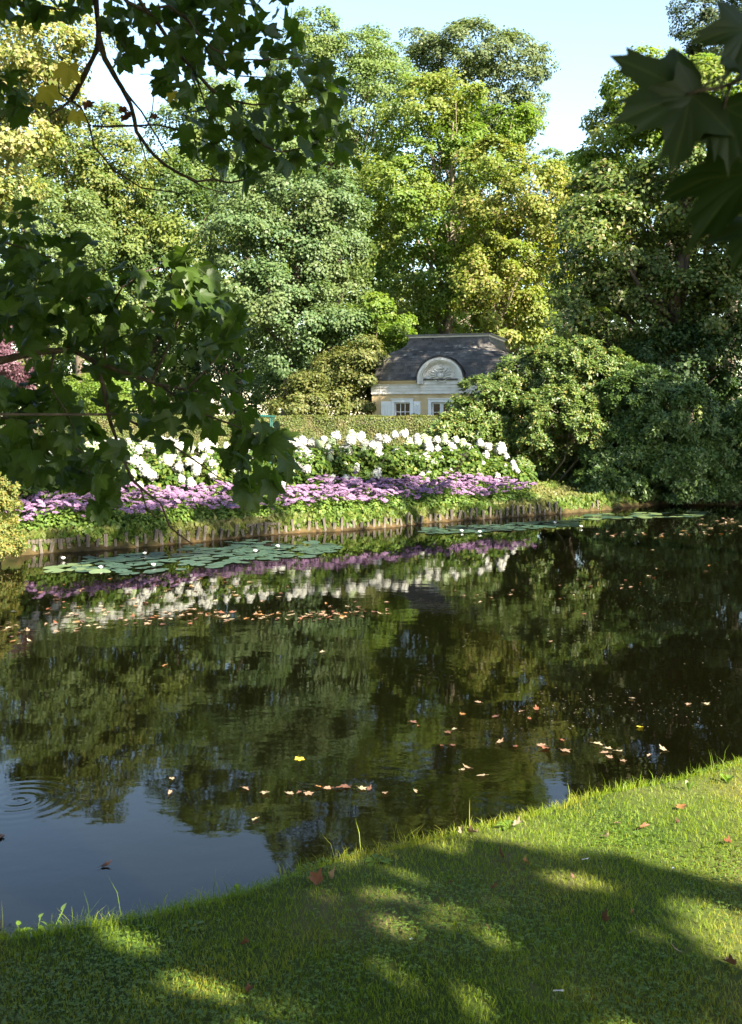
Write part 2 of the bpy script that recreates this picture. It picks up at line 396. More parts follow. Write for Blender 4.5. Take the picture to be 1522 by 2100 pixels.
# ------------------------------------------------------------------ trees of the far shore
BG = 'park trees behind the pond'
group_of = lambda l: 'deep in the wood' in l or 'foot of the wood' in l
def bt(name, label, pl, d, n, leaf, cr, mat, **kw):
    n = int(n * (0.8 if mat == 'dark' or group_of(label) else 1.4)); leaf *= 0.78; kw.setdefault('back', 0.42); kw.setdefault('fill', 0.2)
    g = kw.pop('group', BG)
    return tree(name, label, px_lobes(pl, d, spread=kw.pop('spread', 1.5)), n, leaf, cr, LM[mat], d=d, group=g, **kw)

bt('maple_tree', 'yellow leaved maple bough sunlit at the top left edge behind the dark branch', [(50, 110, 110, 70), (20, 200, 110, 70), (150, 90, 50, 50), (-60, 150, 90, 110), (20, 290, 60, 60), (-50, 330, 60, 90), (-5, 400, 40, 40)], 16,
   11000, 0.10, 0.42, 'yellow', base=(-8.8, 15.9, 0.4), r0=0.16, bark='bark_pale', spread=0.6)
bt('oak_tree', 'ochre tinged tree between the yellow maple and the tall green trees on the left', [(190, 310, 75, 85), (150, 380, 90, 80), (235, 370, 55, 70), (110, 300, 60, 60), (200, 470, 90, 70)], 58, 16000, 0.24, 0.95, 'ochre', r0=0.3)
bt('willow_tree', 'grey green feathery tree low on the far left above the dark branch', [(100, 470, 110, 80), (40, 540, 110, 90), (150, 540, 80, 80), (20, 650, 110, 90), (130, 650, 100, 90), (20, 430, 80, 60)], 50, 20000, 0.2, 0.85, 'willow', r0=0.3)
bt('maple_tree', 'deep green maple with yellow green sunlit boughs behind the left branch', [(300, 410, 100, 90), (260, 510, 110, 90), (370, 490, 90, 90), (330, 590, 110, 90), (240, 630, 90, 90), (410, 590, 70, 80), (310, 690, 110, 80)], 60, 26000, 0.25, 0.95, 'deep', r0=0.4)
bt('elm_tree', 'pale green tree half hidden by the hanging branch at upper left', [(400, 290, 80, 80), (470, 260, 80, 95), (530, 330, 90, 100), (420, 390, 90, 80), (560, 230, 50, 70)], 66, 20000, 0.26, 1.0, 'pale', r0=0.4)
bt('poplar_tree', 'tall pale green tree with a pointed top right of the hanging branch', [(648, 95, 50, 70), (690, 170, 80, 90), (620, 180, 60, 90), (650, 260, 90, 90), (775, 125, 50, 55), (760, 230, 85, 100), (670, 350, 100, 90), (800, 190, 45, 80), (740, 130, 50, 50)], 70, 30000, 0.25, 1.0, 'pale', r0=0.5)
bt('sycamore_tree', 'big blue green sycamore with billowing boughs in the middle of the far bank', [(560, 430, 100, 85), (640, 405, 80, 75), (500, 500, 70, 80), (600, 540, 110, 95), (690, 490, 65, 85), (560, 640, 105, 85), (665, 620, 80, 75), (500, 600, 55, 75), (600, 725, 75, 70), (690, 690, 50, 50), (590, 790, 60, 50)], 50,
   46000, 0.21, 0.85, 'sycamore', trunk_px=590, r0=0.4, bark='bark')
bt('ash_tree', 'tall grey green ash with a broad domed top standing furthest back against the sky', [(960, 115, 85, 58), (895, 145, 60, 55), (1040, 140, 72, 60), (1065, 215, 45, 55), (960, 200, 90, 60), (860, 110, 40, 40), (1085, 262, 25, 30), (1000, 270, 50, 40)], 85, 24000, 0.3, 1.05, 'ash', r0=0.5)
bt('maple_tree', 'yellow green maple rising straight behind the slate roofed pavilion', [(870, 235, 72, 65), (935, 220, 50, 52), (880, 330, 95, 85), (815, 400, 75, 80), (940, 390, 60, 80), (880, 470, 105, 85), (800, 520, 65, 75), (870, 580, 95, 75), (790, 600, 60, 50), (940, 620, 95, 55), (1042, 262, 42, 45), (860, 670, 70, 50), (915, 300, 55, 60), (925, 470, 60, 60), (915, 560, 60, 60), (975, 480, 50, 70), (965, 330, 45, 60)], 58,
   42000, 0.24, 0.85, 'lime', trunk_px=915, r0=0.4, bark='bark_pale')
bt('maple_tree', 'maple turning yellow and pink to the right above the pavilion roof', [(1015, 345, 62, 52), (1080, 400, 75, 65), (1010, 430, 75, 75), (1105, 460, 58, 65), (1050, 530, 85, 75), (1010, 600, 75, 65), (1090, 580, 50, 50), (1060, 650, 70, 50), (1035, 690, 70, 40), (1045, 480, 60, 60), (1030, 560, 60, 60), (1000, 510, 50, 60)], 51, 28000, 0.22, 0.8, 'blush', trunk_px=1035, r0=0.3, bark='bark_pale')
bt('larch_tree', 'small far tree low in the sky gap beside the dark chestnut', [(1150, 345, 45, 35), (1185, 400, 40, 70), (1160, 430, 45, 60)], 90, 7000, 0.3, 1.0, 'pale', r0=0.3)
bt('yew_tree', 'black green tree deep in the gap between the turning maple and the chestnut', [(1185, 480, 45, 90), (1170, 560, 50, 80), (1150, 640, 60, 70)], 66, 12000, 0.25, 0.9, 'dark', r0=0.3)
bt('chestnut_tree', 'big chestnut with sunlit crown and shaded skirt on the right', [(1300, 420, 120, 80), (1420, 380, 100, 85), (1245, 490, 75, 75), (1360, 530, 115, 85), (1470, 490, 90, 90), (1225, 590, 75, 75), (1320, 630, 110, 85), (1440, 640, 110, 90), (1530, 560, 80, 100), (1200, 670, 55, 55), (1300, 720, 90, 60), (1210, 420, 35, 50)], 36,
   46000, 0.19, 0.7, 'chestnut', trunk_px=1400, r0=0.45)
bt('maple_tree', 'light green maple with thin twigs against the sky at upper right', [(1315, 190, 58, 75), (1285, 285, 60, 60), (1400, 190, 70, 55), (1470, 210, 70, 80), (1390, 280, 90, 75), (1225, 385, 50, 55), (1500, 290, 60, 70), (1215, 330, 25, 22)], 39.5, 24000, 0.2, 0.75, 'lime', r0=0.3)
bt('oak_tree', 'dark oak crown cut by the top right corner of the view', [(1465, 40, 75, 55), (1520, 100, 60, 70), (1425, 105, 32, 28), (1560, 30, 60, 80)], 56, 12000, 0.2, 0.8, 'oak', r0=0.4)
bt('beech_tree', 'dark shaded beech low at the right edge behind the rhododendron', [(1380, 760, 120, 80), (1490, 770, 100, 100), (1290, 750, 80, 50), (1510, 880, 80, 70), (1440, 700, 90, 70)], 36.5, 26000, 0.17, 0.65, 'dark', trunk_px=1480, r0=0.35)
bt('hazel_shrub', 'olive brown hazel shrub behind the hedge left of the pavilion', [(705, 790, 55, 65), (660, 815, 55, 45), (745, 765, 40, 60), (615, 835, 45, 35), (735, 830, 45, 40)], 47, 15000, 0.17, 0.6, 'olive', r0=0.1, cat='shrub', group='shrubs along the hedge')
bt('plum_tree', 'purple leaved plum tree at the left edge behind the dark branch', [(15, 740, 45, 55), (55, 780, 30, 40), (10, 690, 38, 35), (-30, 770, 40, 60)], 36, 8000, 0.13, 0.5, 'purple', r0=0.1)
bt('privet_shrub', 'yellow green shrub above the left end of the hedge', [(180, 815, 50, 38), (130, 820, 40, 36), (240, 815, 50, 40)], 38, 8000, 0.13, 0.5, 'lime', r0=0.08, cat='shrub', group='shrubs along the hedge')
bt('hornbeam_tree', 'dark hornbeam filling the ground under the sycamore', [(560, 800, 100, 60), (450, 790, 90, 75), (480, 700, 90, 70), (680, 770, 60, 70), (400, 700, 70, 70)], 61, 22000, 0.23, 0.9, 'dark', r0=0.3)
bt('holly_tree', 'dark green tree at the foot of the wood behind the left branch', [(330, 790, 110, 80), (230, 760, 90, 80), (120, 760, 90, 70), (30, 800, 90, 60), (250, 850, 150, 40)], 62, 18000, 0.24, 0.9, 'deep', r0=0.3)
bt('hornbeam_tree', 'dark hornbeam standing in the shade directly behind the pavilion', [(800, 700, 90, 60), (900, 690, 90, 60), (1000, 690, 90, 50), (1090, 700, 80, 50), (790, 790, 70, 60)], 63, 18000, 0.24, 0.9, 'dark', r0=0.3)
bt('maple_sapling', 'young maple with pale lit leaves beside the left slope of the pavilion roof', [(772, 640, 42, 30), (800, 690, 34, 32), (762, 690, 32, 28), (745, 660, 28, 24), (815, 665, 24, 24)], 50, 4200, 0.21, 0.55, 'lime', trunk_px=768, r0=0.09, flat=0.45)
for i, (px, top, rx) in enumerate([(60, 330, 130), (250, 420, 120), (420, 330, 120), (600, 300, 110), (760, 330, 110), (900, 420, 120), (1060, 470, 110), (1290, 400, 130), (1450, 300, 130)]):
    bt('forest_tree', 'shadowed tree deep in the wood, glimpsed ' + ['behind the yellow bough at the left edge', 'behind the ochre tree', 'behind the pale elm', 'left of the pointed poplar', 'behind the pointed poplar', 'behind the straight yellow green maple', 'behind the pink tinged maple', 'behind the chestnut', 'at the right edge behind the upper maple'][i], [(px, top + 90, rx, 110), (px - 30, top + 260, rx, 130), (px + 30, top + 400, rx, 130)], 97, 8500, 0.75, 1.6, 'deep', group='deep wood trees', r0=0.4)

def wl(target, t_, r):
    """a bough standing t_ metres up-sun of the place that it shades"""
    return (np.asarray(target, float) + S * t_, np.asarray(r, float))
# right bank, just outside the view: the trees whose shade lies over the right of the scene
tree('lime_tree', 'tall lime on the right bank casting shade over the rhododendron', [wl(P(960, 760, 44), 20, (1.5, 1.5, 1.2)), wl(P(860, 720, 45), 21, (1.1, 1.1, .6)), wl(P(1310, 650, 35), 17, (2.2, 2.2, 1.6)), wl(P(1430, 610, 35), 15, (2.4, 2.4, 1.8)), wl(P(1250, 730, 35), 18, (1.8, 1.8, 1.1)), wl(P(1400, 730, 38), 19, (2.6, 2.6, 2.0)), wl(P(1500, 690, 38), 16, (2.8, 2.8, 2.3)), wl(P(1430, 890, 30), 17, (2.2, 2.2, 1.6)), wl(P(1380, 970, 29), 18, (2.0, 2.0, 1.2)), wl(P(1520, 930, 29), 16, (2.6, 2.6, 2.0)), wl(P(1450, 1010, 28.5), 17, (2.4, 2.4, 1.2))],
     36000, 0.22, 0.8, LM['deep'], base=(20.5, 22, 0.6), r0=0.45, group='right bank trees', low=-1)
tree('lime_tree', 'tall lime on the right bank dappling the flower beds', [wl(G(780, 985, .9), 26, (1.1, 1.1, .8)), wl(G(330, 1030, .9), 27, (1.2, 1.2, .9)), wl(G(900, 1090, .2), 25, (1.6, 1.2, .7)), wl(G(60, 1010, .9), 27, (1.0, 1.0, .8)), wl(G(1100, 1040, .3), 24, (1.4, 1.2, .9)), wl(G(240, 950, 1.2), 28, (0.9, 0.9, .7)), wl(G(480, 1040, .6), 26, (.8, .8, .6))],
     7000, 0.24, 0.7, LM['deep'], base=(17.5, 9.5, 0.5), r0=0.4, group='right bank trees', low=-1)

# ------------------------------------------------------------------ pavilion
TH = math.radians(18)
B0 = P(765, 855, 46.2); B0[2] = 0.68
pav = thing('pavilion', 'small cream garden pavilion with a bell shaped slate roof and arched white pediment', 'building', tuple(B0), -TH); pav.scale = (1.06, 1.06, 1.0)
M['stucco'] = plain_mat('cream_stucco', [(0.36, 0.26, 0.13), (0.44, 0.33, 0.18), (0.5, 0.38, 0.22)], 2.2, rough=0.9, bump=0.15, bump_scale=30)
M['white'] = plain_mat('white_painted_wood', [(0.56, 0.56, 0.55), (0.66, 0.66, 0.65)], 4, rough=0.5, bump=0.05)
M['plaster'] = plain_mat('white_plaster', [(0.42, 0.39, 0.34), (0.54, 0.51, 0.46), (0.58, 0.56, 0.52)], 3, rough=0.85, bump=0.12, bump_scale=25)
M['slate'] = plain_mat('weathered_slate', [(0.034, 0.030, 0.028), (0.062, 0.056, 0.05), (0.1, 0.09, 0.08)], 1.6, detail=8, rough=0.6, spec=0.35, island=0.35)
M['pale_slate'] = plain_mat('paler_slate', [(0.045, 0.045, 0.055), (0.13, 0.12, 0.1), (0.28, 0.25, 0.2)], 5, detail=8, rough=0.85, spec=0.2, island=0.45, pos=[0.38, 0.55, 0.66])  # paler slate tone for the shoulder and the right hip
M['lead'] = plain_mat('lead', [(0.09, 0.085, 0.08), (0.16, 0.15, 0.14)], 4, rough=0.6)
gm, t, N, L = newmat('dark_window_glass')
p = N('BsdfPrincipled'); p.inputs['Base Color'].default_value = (0.006, 0.005, 0.0045, 1); p.inputs['Roughness'].default_value = 0.05; p.inputs['IOR'].default_value = 1.5; p.inputs['Specular IOR Level'].default_value = 0.25
oo = N('OutputMaterial'); L(p.outputs[0], oo.inputs[0]); M['glass'] = gm
Wd, ZE = 6.0, 3.46
# walls with openings: (x0, x1, z0, z1)
def wall_front():
    mb = MB(); xs = [0, 0.97, 1.66, 2.58, 3.42, 4.34, 5.03, 6.0]
    for i in range(7):
        a, b = xs[i], xs[i + 1]
        if i in (1, 3, 5):
            zt = 2.47; z0 = 0.45 if i != 3 else 0.05
            mb.box(a, b, 0, 0.3, -0.3, z0); mb.box(a, b, 0, 0.3, zt, ZE)
        else: mb.box(a, b, 0, 0.3, -0.3, ZE)
    mb.box(0, 0.3, 0.3, 6, -0.3, ZE); mb.box(5.7, 6, 0.3, 6, -0.3, ZE); mb.box(0.3, 5.7, 5.7, 6, -0.3, ZE)
    return mb
obj('wall', wall_front(), M['stucco'], pav)
mb = MB(); mb.box(2.12, 2.5, -0.07, -0.002, -0.3, 2.84); mb.box(3.5, 3.88, -0.07, -0.002, -0.3, 2.84); mb.box(2.5, 3.5, -0.07, -0.002, 2.6, 2.84)
obj('centre_bay', mb, M['stucco'], pav)
for x0 in (0.0, 5.68):
    mb = MB(); mb.box(x0 - 0.03, x0 + 0.35, -0.05, -0.002, -0.3, 2.84); obj('corner_pilaster', mb, M['stucco'], pav)
mb = MB()     # entablature: stepped white bands, the middle one standing forward
for x0, x1, o_ in ((-0.05, 0.36, 0.08), (0.36, 2.10, 0.035), (2.10, 3.90, 0.11), (3.90, 5.64, 0.035), (5.64, 6.05, 0.08)):
    z = 2.84
    for hh, dd in ((0.06, 0.03), (0.09, 0.0), (0.02, 0.02), (0.10, 0.01), (0.02, 0.03), (0.12, 0.015), (0.03, 0.05)):
        mb.box(x0, x1, -o_ - dd, -0.003, z, z + hh); z += hh
for x0 in (-0.06, 6.003):
    mb.box(x0, x0 + 0.057, -0.003, 6.0, 2.84, 3.27)
obj('entablature', mb, M['plaster'], pav)
mb = MB()
for (a, b, c) in ((3.28, 3.36, 0.1), (3.36, 3.44, 0.15)):
    mb.box(-c, 2.02, -c, -0.004, a, b); mb.box(3.98, 6 + c, -c, -0.004, a, b); mb.box(6.004, 6 + c, 0.0, 6, a, b); mb.box(-c, -0.004, 0.0, 6, a, b)
obj('cornice', mb, M['stucco'], pav)
def window(xc, w_, z0, z1, cols, rows, door=False):
    """frame with mouldings, then a sash grid with each pane of glass"""
    f = MB(); fw = 0.13
    y0 = -0.075 if door else -0.03
    f.box(xc - w_ / 2 - fw, xc - w_ / 2, y0 - 0.04, 0.1, z0 - 0.04, z1 + fw); f.box(xc + w_ / 2, xc + w_ / 2 + fw, y0 - 0.04, 0.1, z0 - 0.04, z1 + fw)
    f.box(xc - w_ / 2, xc + w_ / 2, y0 - 0.04, 0.1, z1, z1 + fw)
    f.box(xc - w_ / 2 - fw - 0.03, xc + w_ / 2 + fw + 0.03, y0 - 0.07, y0 + 0.02, z1 + fw, z1 + fw + 0.04)
    f.box(xc - w_ / 2, xc + w_ / 2, 0.0, 0.1, z0 - 0.04, z0)
    wn = obj('door_frame' if door else 'window', f, M['white'], pav)
    leaves = 2 if door else 1
    for lf in range(leaves):
        a = xc - w_ / 2 + lf * w_ / leaves; b = a + w_ / leaves
        s_ = MB(); st = 0.075 if door else 0.05
        s_.box(a + 0.004, a + st, 0.03, 0.07, z0, z1 - 0.003); s_.box(b - st, b - 0.004, 0.03, 0.07, z0, z1 - 0.003)
        s_.box(a + st, b - st, 0.03, 0.07, z0, z0 + (0.5 if door else st)); s_.box(a + st, b - st, 0.03, 0.07, z1 - st, z1 - 0.003)
        ia, ib, iz0, iz1 = a + st, b - st, z0 + (0.5 if door else st), z1 - st
        for c in range(1, cols):
            x = ia + (ib - ia) * c / cols; s_.box(x - 0.014, x + 0.014, 0.034, 0.066, iz0, iz1)
        for r_ in range(1, rows):
            z = iz0 + (iz1 - iz0) * r_ / rows
            for c in range(cols):
                xa = ia + (ib - ia) * c / cols + (0.014 if c else 0); xb = ia + (ib - ia) * (c + 1) / cols - (0.014 if c < cols - 1 else 0)
                s_.box(xa, xb, 0.036, 0.064, z - 0.014, z + 0.014)
        obj('door_leaf' if door else 'sash', s_, M['white'], wn)
        for c in range(cols):
            for r_ in range(rows):
                g = MB(); xa, xb = ia + (ib - ia) * c / cols, ia + (ib - ia) * (c + 1) / cols
                za, zb = iz0 + (iz1 - iz0) * r_ / rows, iz0 + (iz1 - iz0) * (r_ + 1) / rows
                g.box(xa + 0.002, xb - 0.002, 0.047, 0.053, za + 0.002, zb - 0.002); obj('pane', g, M['glass'], wn)
    return wn
window(1.315, 0.69, 0.5, 2.47, 3, 5); window(4.685, 0.69, 0.5, 2.47, 3, 5)
window(3.0, 0.84, 0.06, 2.47, 1, 5, True)
mb = MB(); mb.box(0.31, 5.69, 0.9, 0.92, -0.2, 3.4); obj('dark_backing_sheet', mb, plain_mat('dim_interior', [(0.03, 0.025, 0.022), (0.05, 0.042, 0.036)], 2), pav)  # dark sheet painted as the unlit room behind the windows
for xa, xb in ((0.37, 0.83), (1.8, 2.11), (3.89, 4.2), (5.17, 5.63)):
    mb = MB(); z0, z1 = 0.45, 2.52
    mb.box(xa, xa + 0.05, -0.055, -0.004, z0, z1); mb.box(xb - 0.05, xb, -0.055, -0.004, z0, z1)
    for za in (z0, 1.45, z1 - 0.2): mb.box(xa + 0.05, xb - 0.05, -0.055, -0.004, za, za + (0.2 if za > 2 else 0.1))
    nb = 3
    for k in range(nb):
        a = xa + 0.05 + (xb - xa - 0.1) * k / nb; mb.box(a + 0.004, a + (xb - xa - 0.1) / nb - 0.004, -0.04, -0.004, z0 + 0.1, z1 - 0.2)
    obj('shutter', mb, M['white'], pav)
# roof: bell-cast profile, laid slate by slate in courses
E0, E1, RH, RI = -0.2, 6.2, 2.06, 1.47
prof = [(0, 0), (0.13, 0.055), (0.2, 0.16), (0.24, 0.32), (0.32, 0.46), (0.43, 0.55), (0.58, 0.63), (0.76, 0.695), (0.89, 0.765), (0.965, 0.86), (1, 0.96)]
def psm(k):   # smooth the profile
    ps = np.array(prof) * [RI, RH]; q = [ps[0]]
    for i in range(len(ps) - 1):
        p0, p1, p2, p3 = ps[max(i - 1, 0)], ps[i], ps[i + 1], ps[min(i + 2, len(ps) - 1)]
        for j in range(1, k + 1):
            u = j / k; q.append(0.5 * ((2 * p1) + (-p0 + p2) * u + (2 * p0 - 5 * p1 + 4 * p2 - p3) * u * u + (-p0 + 3 * p1 - 3 * p2 + p3) * u ** 3))
    return np.array(q)
pr = psm(5); sl = np.concatenate([[0], np.cumsum(np.linalg.norm(np.diff(pr, axis=0), axis=1))])
def prof_at(s_): return np.interp(s_, sl, pr[:, 0]), np.interp(s_, sl, pr[:, 1])
def side_pt(side, u, ins, z):
    """u runs along the eave of one of the four sides"""
    a, b = E0 + ins, E1 - ins; x = a + (b - a) * u
    return [(x, E0 + ins), (E1 - ins, x), (a + b - x, E1 - ins), (E0 + ins, a + b - x)][side] + (z,)
mb = MB()
for sd_ in range(4):
    for i in range(len(pr) - 1):
        q = [side_pt(sd_, 0, pr[i, 0], ZE + pr[i, 1]), side_pt(sd_, 1, pr[i, 0], ZE + pr[i, 1]), side_pt(sd_, 1, pr[i + 1, 0], ZE + pr[i + 1, 1]), side_pt(sd_, 0, pr[i + 1, 0], ZE + pr[i + 1, 1])]
        mb.add(q, [(0, 1, 2, 3)])
mb.box(E0 + 0.01, E1 - 0.01, E0 + 0.01, E1 - 0.01, ZE - 0.02, ZE - 0.001)
rf = obj('roof', mb, M['lead'], pav)
nrm_side = [(0, -1, 0), (1, 0, 0), (0, 1, 0), (-1, 0, 0)]
slv = {'a': MB(), 'b': MB()}
rows = int(sl[-1] / 0.125)
for r_ in range(rows):
    s0, s1 = sl[-1] * r_ / rows, sl[-1] * (r_ + 1.12) / rows
    i0, h0 = prof_at(s0); i1, h1 = prof_at(min(s1, sl[-1]))
    tz = np.array([i1 - i0, h1 - h0]); tz = tz / np.linalg.norm(tz); nout = (-tz[1], tz[0])      # outward (inset axis, z)
    for sd_ in range(4):
        wid = (E1 - E0 - 2 * i0); n = max(2, int(wid / 0.2)); off = 0.5 * (r_ % 2)
        for k in range(-1, n):
            u0, u1 = np.clip((k + off) / n, 0, 1), np.clip((k + 1 + off) / n, 0, 1)
            if u1 - u0 < 0.2 / n: continue
            l1, l2 = 0.012 + R.random() * 0.012, 0.004
            q = []
            for (u, ii_, hh_, lift) in ((u0 + 0.004 / wid, i0, h0, l1), (u1 - 0.004 / wid, i0, h0, l1 + R.normal() * 0.003), (u1 - 0.004 / wid, i1, h1, l2), (u0 + 0.004 / wid, i1, h1, l2)):
                ii2 = ii_ + nout[0] * lift; q.append(side_pt(sd_, u, ii2, ZE + hh_ + nout[1] * lift))
            uc = (u0 + u1) / 2
            shoulder = 0.55 < h0 / RH < 0.76
            is_pale = R.random() < (0.55 if shoulder and math.sin(uc * 9 + r_) > -0.5 else 0.06 if h0 / RH > 0.4 else 0.02)
            if sd_ == 1 and 0.5 < h0 / RH < 0.9 and uc < 0.25: is_pale = R.random() < 0.6  # light streaks at the right hip painted in as paler slates
            slv['b' if is_pale else 'a'].add(q, [(0, 1, 2, 3)])
o = obj('slate', slv['a'], M['slate'], rf); o['kind'] = 'stuff'
o = obj('paler_slate', slv['b'], M['pale_slate'], rf); o['kind'] = 'stuff'
mb = MB(); a, b = E0 + RI - 0.1, E1 - RI + 0.1; zt = ZE + RH * 0.96
mb.box(a + 0.05, b - 0.05, a + 0.05, b - 0.05, zt, zt + 0.08); obj('crown_moulding', mb, M['plaster'], pav)
mb = MB(); mb.box(a - 0.03, b + 0.03, a - 0.03, b + 0.03, zt + 0.081, zt + 0.14); obj('lead_cap', mb, M['lead'], pav)
# arched pediment and its curved dormer roof
def arc_band(mb, r0, r1, y0, y1, zc, xc=3.0, n=28, stilt=0.12):
    vs = []
    for i in range(n + 1):
        q = PI * i / n
        for r_ in (r0, r1):
            for y in (y0, y1): vs.append((xc - math.cos(q) * r_, y, zc + math.sin(q) * r_))
    fs = []
    for i in range(n):
        k = i * 4; l = k + 4
        fs += [(k, k + 2, l + 2, l), (k + 1, l + 1, l + 3, k + 3), (k, l, l + 1, k + 1), (k + 2, k + 3, l + 3, l + 2)]
    fs += [(0, 1, 3, 2), (n * 4, n * 4 + 2, n * 4 + 3, n * 4 + 1)]
    mb.add(vs, fs)
ZP = 3.36
mb = MB()
arc_band(mb, 0.86, 0.97, -0.30, 0.0, ZP + 0.1); arc_band(mb, 0.80, 0.858, -0.26, 0.0, ZP + 0.1); arc_band(mb, 0.74, 0.798, -0.20, 0.0, ZP + 0.1)
for sx in (-1, 1):
    for (r0, r1, y0) in ((0.86, 0.97, -0.30), (0.80, 0.858, -0.26), (0.74, 0.798, -0.20)):
        xa, xb = sorted((3 + sx * r0, 3 + sx * r1)); mb.box(xa, xb, y0, 0.0, ZP - 0.09, ZP + 0.099)
ped = obj('pediment_arch', mb, M['plaster'], pav)
mb = MB(); vs = [(3, -0.12, ZP - 0.02)]; n = 24
vs = [(3 - 0.745, -0.12, ZP - 0.09), (3 + 0.745, -0.12, ZP - 0.09)] + [(3 + math.cos(PI * i / n) * 0.745, -0.12, ZP + 0.1 + math.sin(PI * i / n) * 0.745) for i in range(n + 1)]
mb.add(vs, [tuple(range(len(vs)))])
obj('tympanum', mb, M['plaster'], pav)
def blob(mb, c, r, ax=(1, 0, 0), up=(0, 1, 0), n=6, m_=4):
    """a half ellipsoid swelling out of the wall (towards -y)"""
    ax = np.array(ax, float); up = np.array(up, float); vs = []; fs = []
    for i in range(m_ + 1):
        q = PI / 2 * i / m_
        for k in range(n):
            a_ = 2 * PI * k / n
            p_ = np.array(c) + ax * math.cos(a_) * math.cos(q) * r[0] + up * math.sin(a_) * math.cos(q) * r[1] + np.array([0, -1, 0]) * math.sin(q) * r[2]
            vs.append(p_)
    for i in range(m_):
        for k in range(n): fs.append((i * n + k, i * n + (k + 1) % n, (i + 1) * n + (k + 1) % n, (i + 1) * n + k))
    mb.add(vs, fs)
mb = MB()
for k in range(11):      # shell-like fan of rays
    q = PI * (0.0 + k / 10) ; q = -0.25 + q * (PI + 0.5) / PI
    c = (3 + math.cos(q) * 0.30, -0.12, ZP + 0.30 + math.sin(q) * 0.27)
    if 0.35 < k / 10 < 0.65: continue
    blob(mb, c, (0.15, 0.042, 0.09), (math.cos(q), 0, math.sin(q)), (-math.sin(q), 0, math.cos(q)), 8)
blob(mb, (3, -0.12, ZP + 0.28), (0.15, 0.14, 0.10), up=(0, 0, 1), n=10); blob(mb, (3, -0.12, ZP + 0.60), (0.13, 0.075, 0.10), up=(0, 0, 1), n=10)
blob(mb, (3, -0.12, ZP + 0.47), (0.09, 0.05, 0.09), up=(0, 0, 1), n=8); blob(mb, (3, -0.12, ZP - 0.02), (0.26, 0.04, 0.08), up=(0, 0, 1), n=10)
for sx in (-1, 1):
    blob(mb, (3 + sx * 0.2, -0.12, ZP + 0.07), (0.16, 0.035, 0.08), (sx * 0.8, 0, 0.5), (-0.5 * sx, 0, 0.8), 8)
obj('shell_relief', mb, M['plaster'], pav)
mb = MB()
for k in range(190):     # small scrolls and leaves filling the ground of the relief
    q = R.uniform(0.03, PI - 0.03); rr_ = R.uniform(0.28, 0.7); x, z = math.cos(q) * rr_, math.sin(q) * rr_ + 0.06
    if abs(x) < 0.36 and z < 0.66: continue
    a_ = R.uniform(0, 2 * PI); blob(mb, (3 + x, -0.12, ZP + z), (R.uniform(0.025, 0.06), R.uniform(0.012, 0.025), R.uniform(0.02, 0.045)), (math.cos(a_), 0, math.sin(a_)), (-math.sin(a_), 0, math.cos(a_)), 6, 2)
obj('scroll_relief', mb, M['plaster'], pav)['kind'] = 'stuff'
mb = MB(); arc_band(mb, 0.99, 1.03, -0.26, 1.9, ZP + 0.1)
mb.box(1.97, 2.01, -0.26, 1.0, ZP - 0.02, ZP + 0.098); mb.box(3.99, 4.03, -0.26, 1.0, ZP - 0.02, ZP + 0.098)
obj('dormer_roof', mb, M['slate'], pav)
mb = MB()
for r_ in range(13):
    y0 = -0.27 + r_ * 0.15
    for k in range(26):
        q0, q1 = PI * (k + 0.5 * (r_ % 2)) / 26, PI * (k + 0.96 + 0.5 * (r_ % 2)) / 26
        if q1 > PI: continue
        ra, rb = 1.034, 1.048 + R.random() * 0.01
        mb.add([(3 + math.cos(q) * r2, y, ZP + 0.1 + math.sin(q) * r2) for q, y, r2 in ((q0, y0, rb), (q1, y0, rb), (q1, y0 + 0.16, ra), (q0, y0 + 0.16, ra))], [(0, 1, 2, 3)])
o = obj('dormer_slate', mb, M['slate'], pav); o['kind'] = 'stuff'
tp_ = thing('topiary_bush', 'small clipped cone bush in front of the pavilion shutter', 'bush', tuple(np.append(P(850, 855, 44.5)[:2], 0.66)))
obj('crown', crown_mesh('crown', [((0, 0, 1.1), (.3, .3, .55)), ((0, 0, 1.65), (.16, .16, .3)), ((0, 0, .5), (.3, .3, .4))], 2500, 0.06, 0.12, fill=0.2), LM['lime'], tp_)['kind'] = 'stuff'
mb = MB(); mb.tube([(0, 0, -0.05), (0, 0, 1.4)], [0.04, 0.02]); obj('stem', mb, M['bark'], tp_)

# ------------------------------------------------------------------ hedge
HA, HB = np.array([-10.6, 32.4]), np.array([2.9, 36.6])
hd = nrm((HB - HA)[None])[0]; hl = np.linalg.norm(HB - HA)
LM['hedge'] = leaf_mat('hedge_leaves', [(0.06, 0.09, 0.02), (0.1, 0.135, 0.03), (0.15, 0.165, 0.045)], patch=[(0.10, 0.13, 0.03), (0.19, 0.16, 0.075), (0.15, 0.17, 0.045)], patch_scale=2.2, trans=0.3)
he = thing('hedge', 'long clipped hedge with browned patches in front of the pavilion', 'hedge', (HA[0], HA[1], 0.6), math.atan2(hd[1], hd[0]))
n = 80000; u = R.random(n) * hl; hz = 1.9
top = R.random(n) < 0.3
wob = lambda u, z: 0.05 * np.sin(u * 1.9) + 0.04 * np.sin(u * 4.1 + z * 3) + 0.03 * np.sin(z * 5 + u)
z = np.where(top, hz, R.random(n) * hz); y = np.where(top, R.random(n) * 1.0, 0.0)
y = y + np.where(top, 0, -wob(u, z)) + R.normal(size=n) * 0.03; z = z + np.where(top, 0.02 * np.sin(u * 3) + R.normal(size=n) * 0.018 + np.abs(R.normal(size=n)) * 0.012, 0)
Nn = nrm(np.where(top[:, None], [0, 0, 1.0], [0, -1.0, 0.25]) + R.normal(size=(n, 3)) * 0.5)
V, Fq = leaf_quads(np.stack([u, y, z], 1), Nn, 0.055, 0.7)
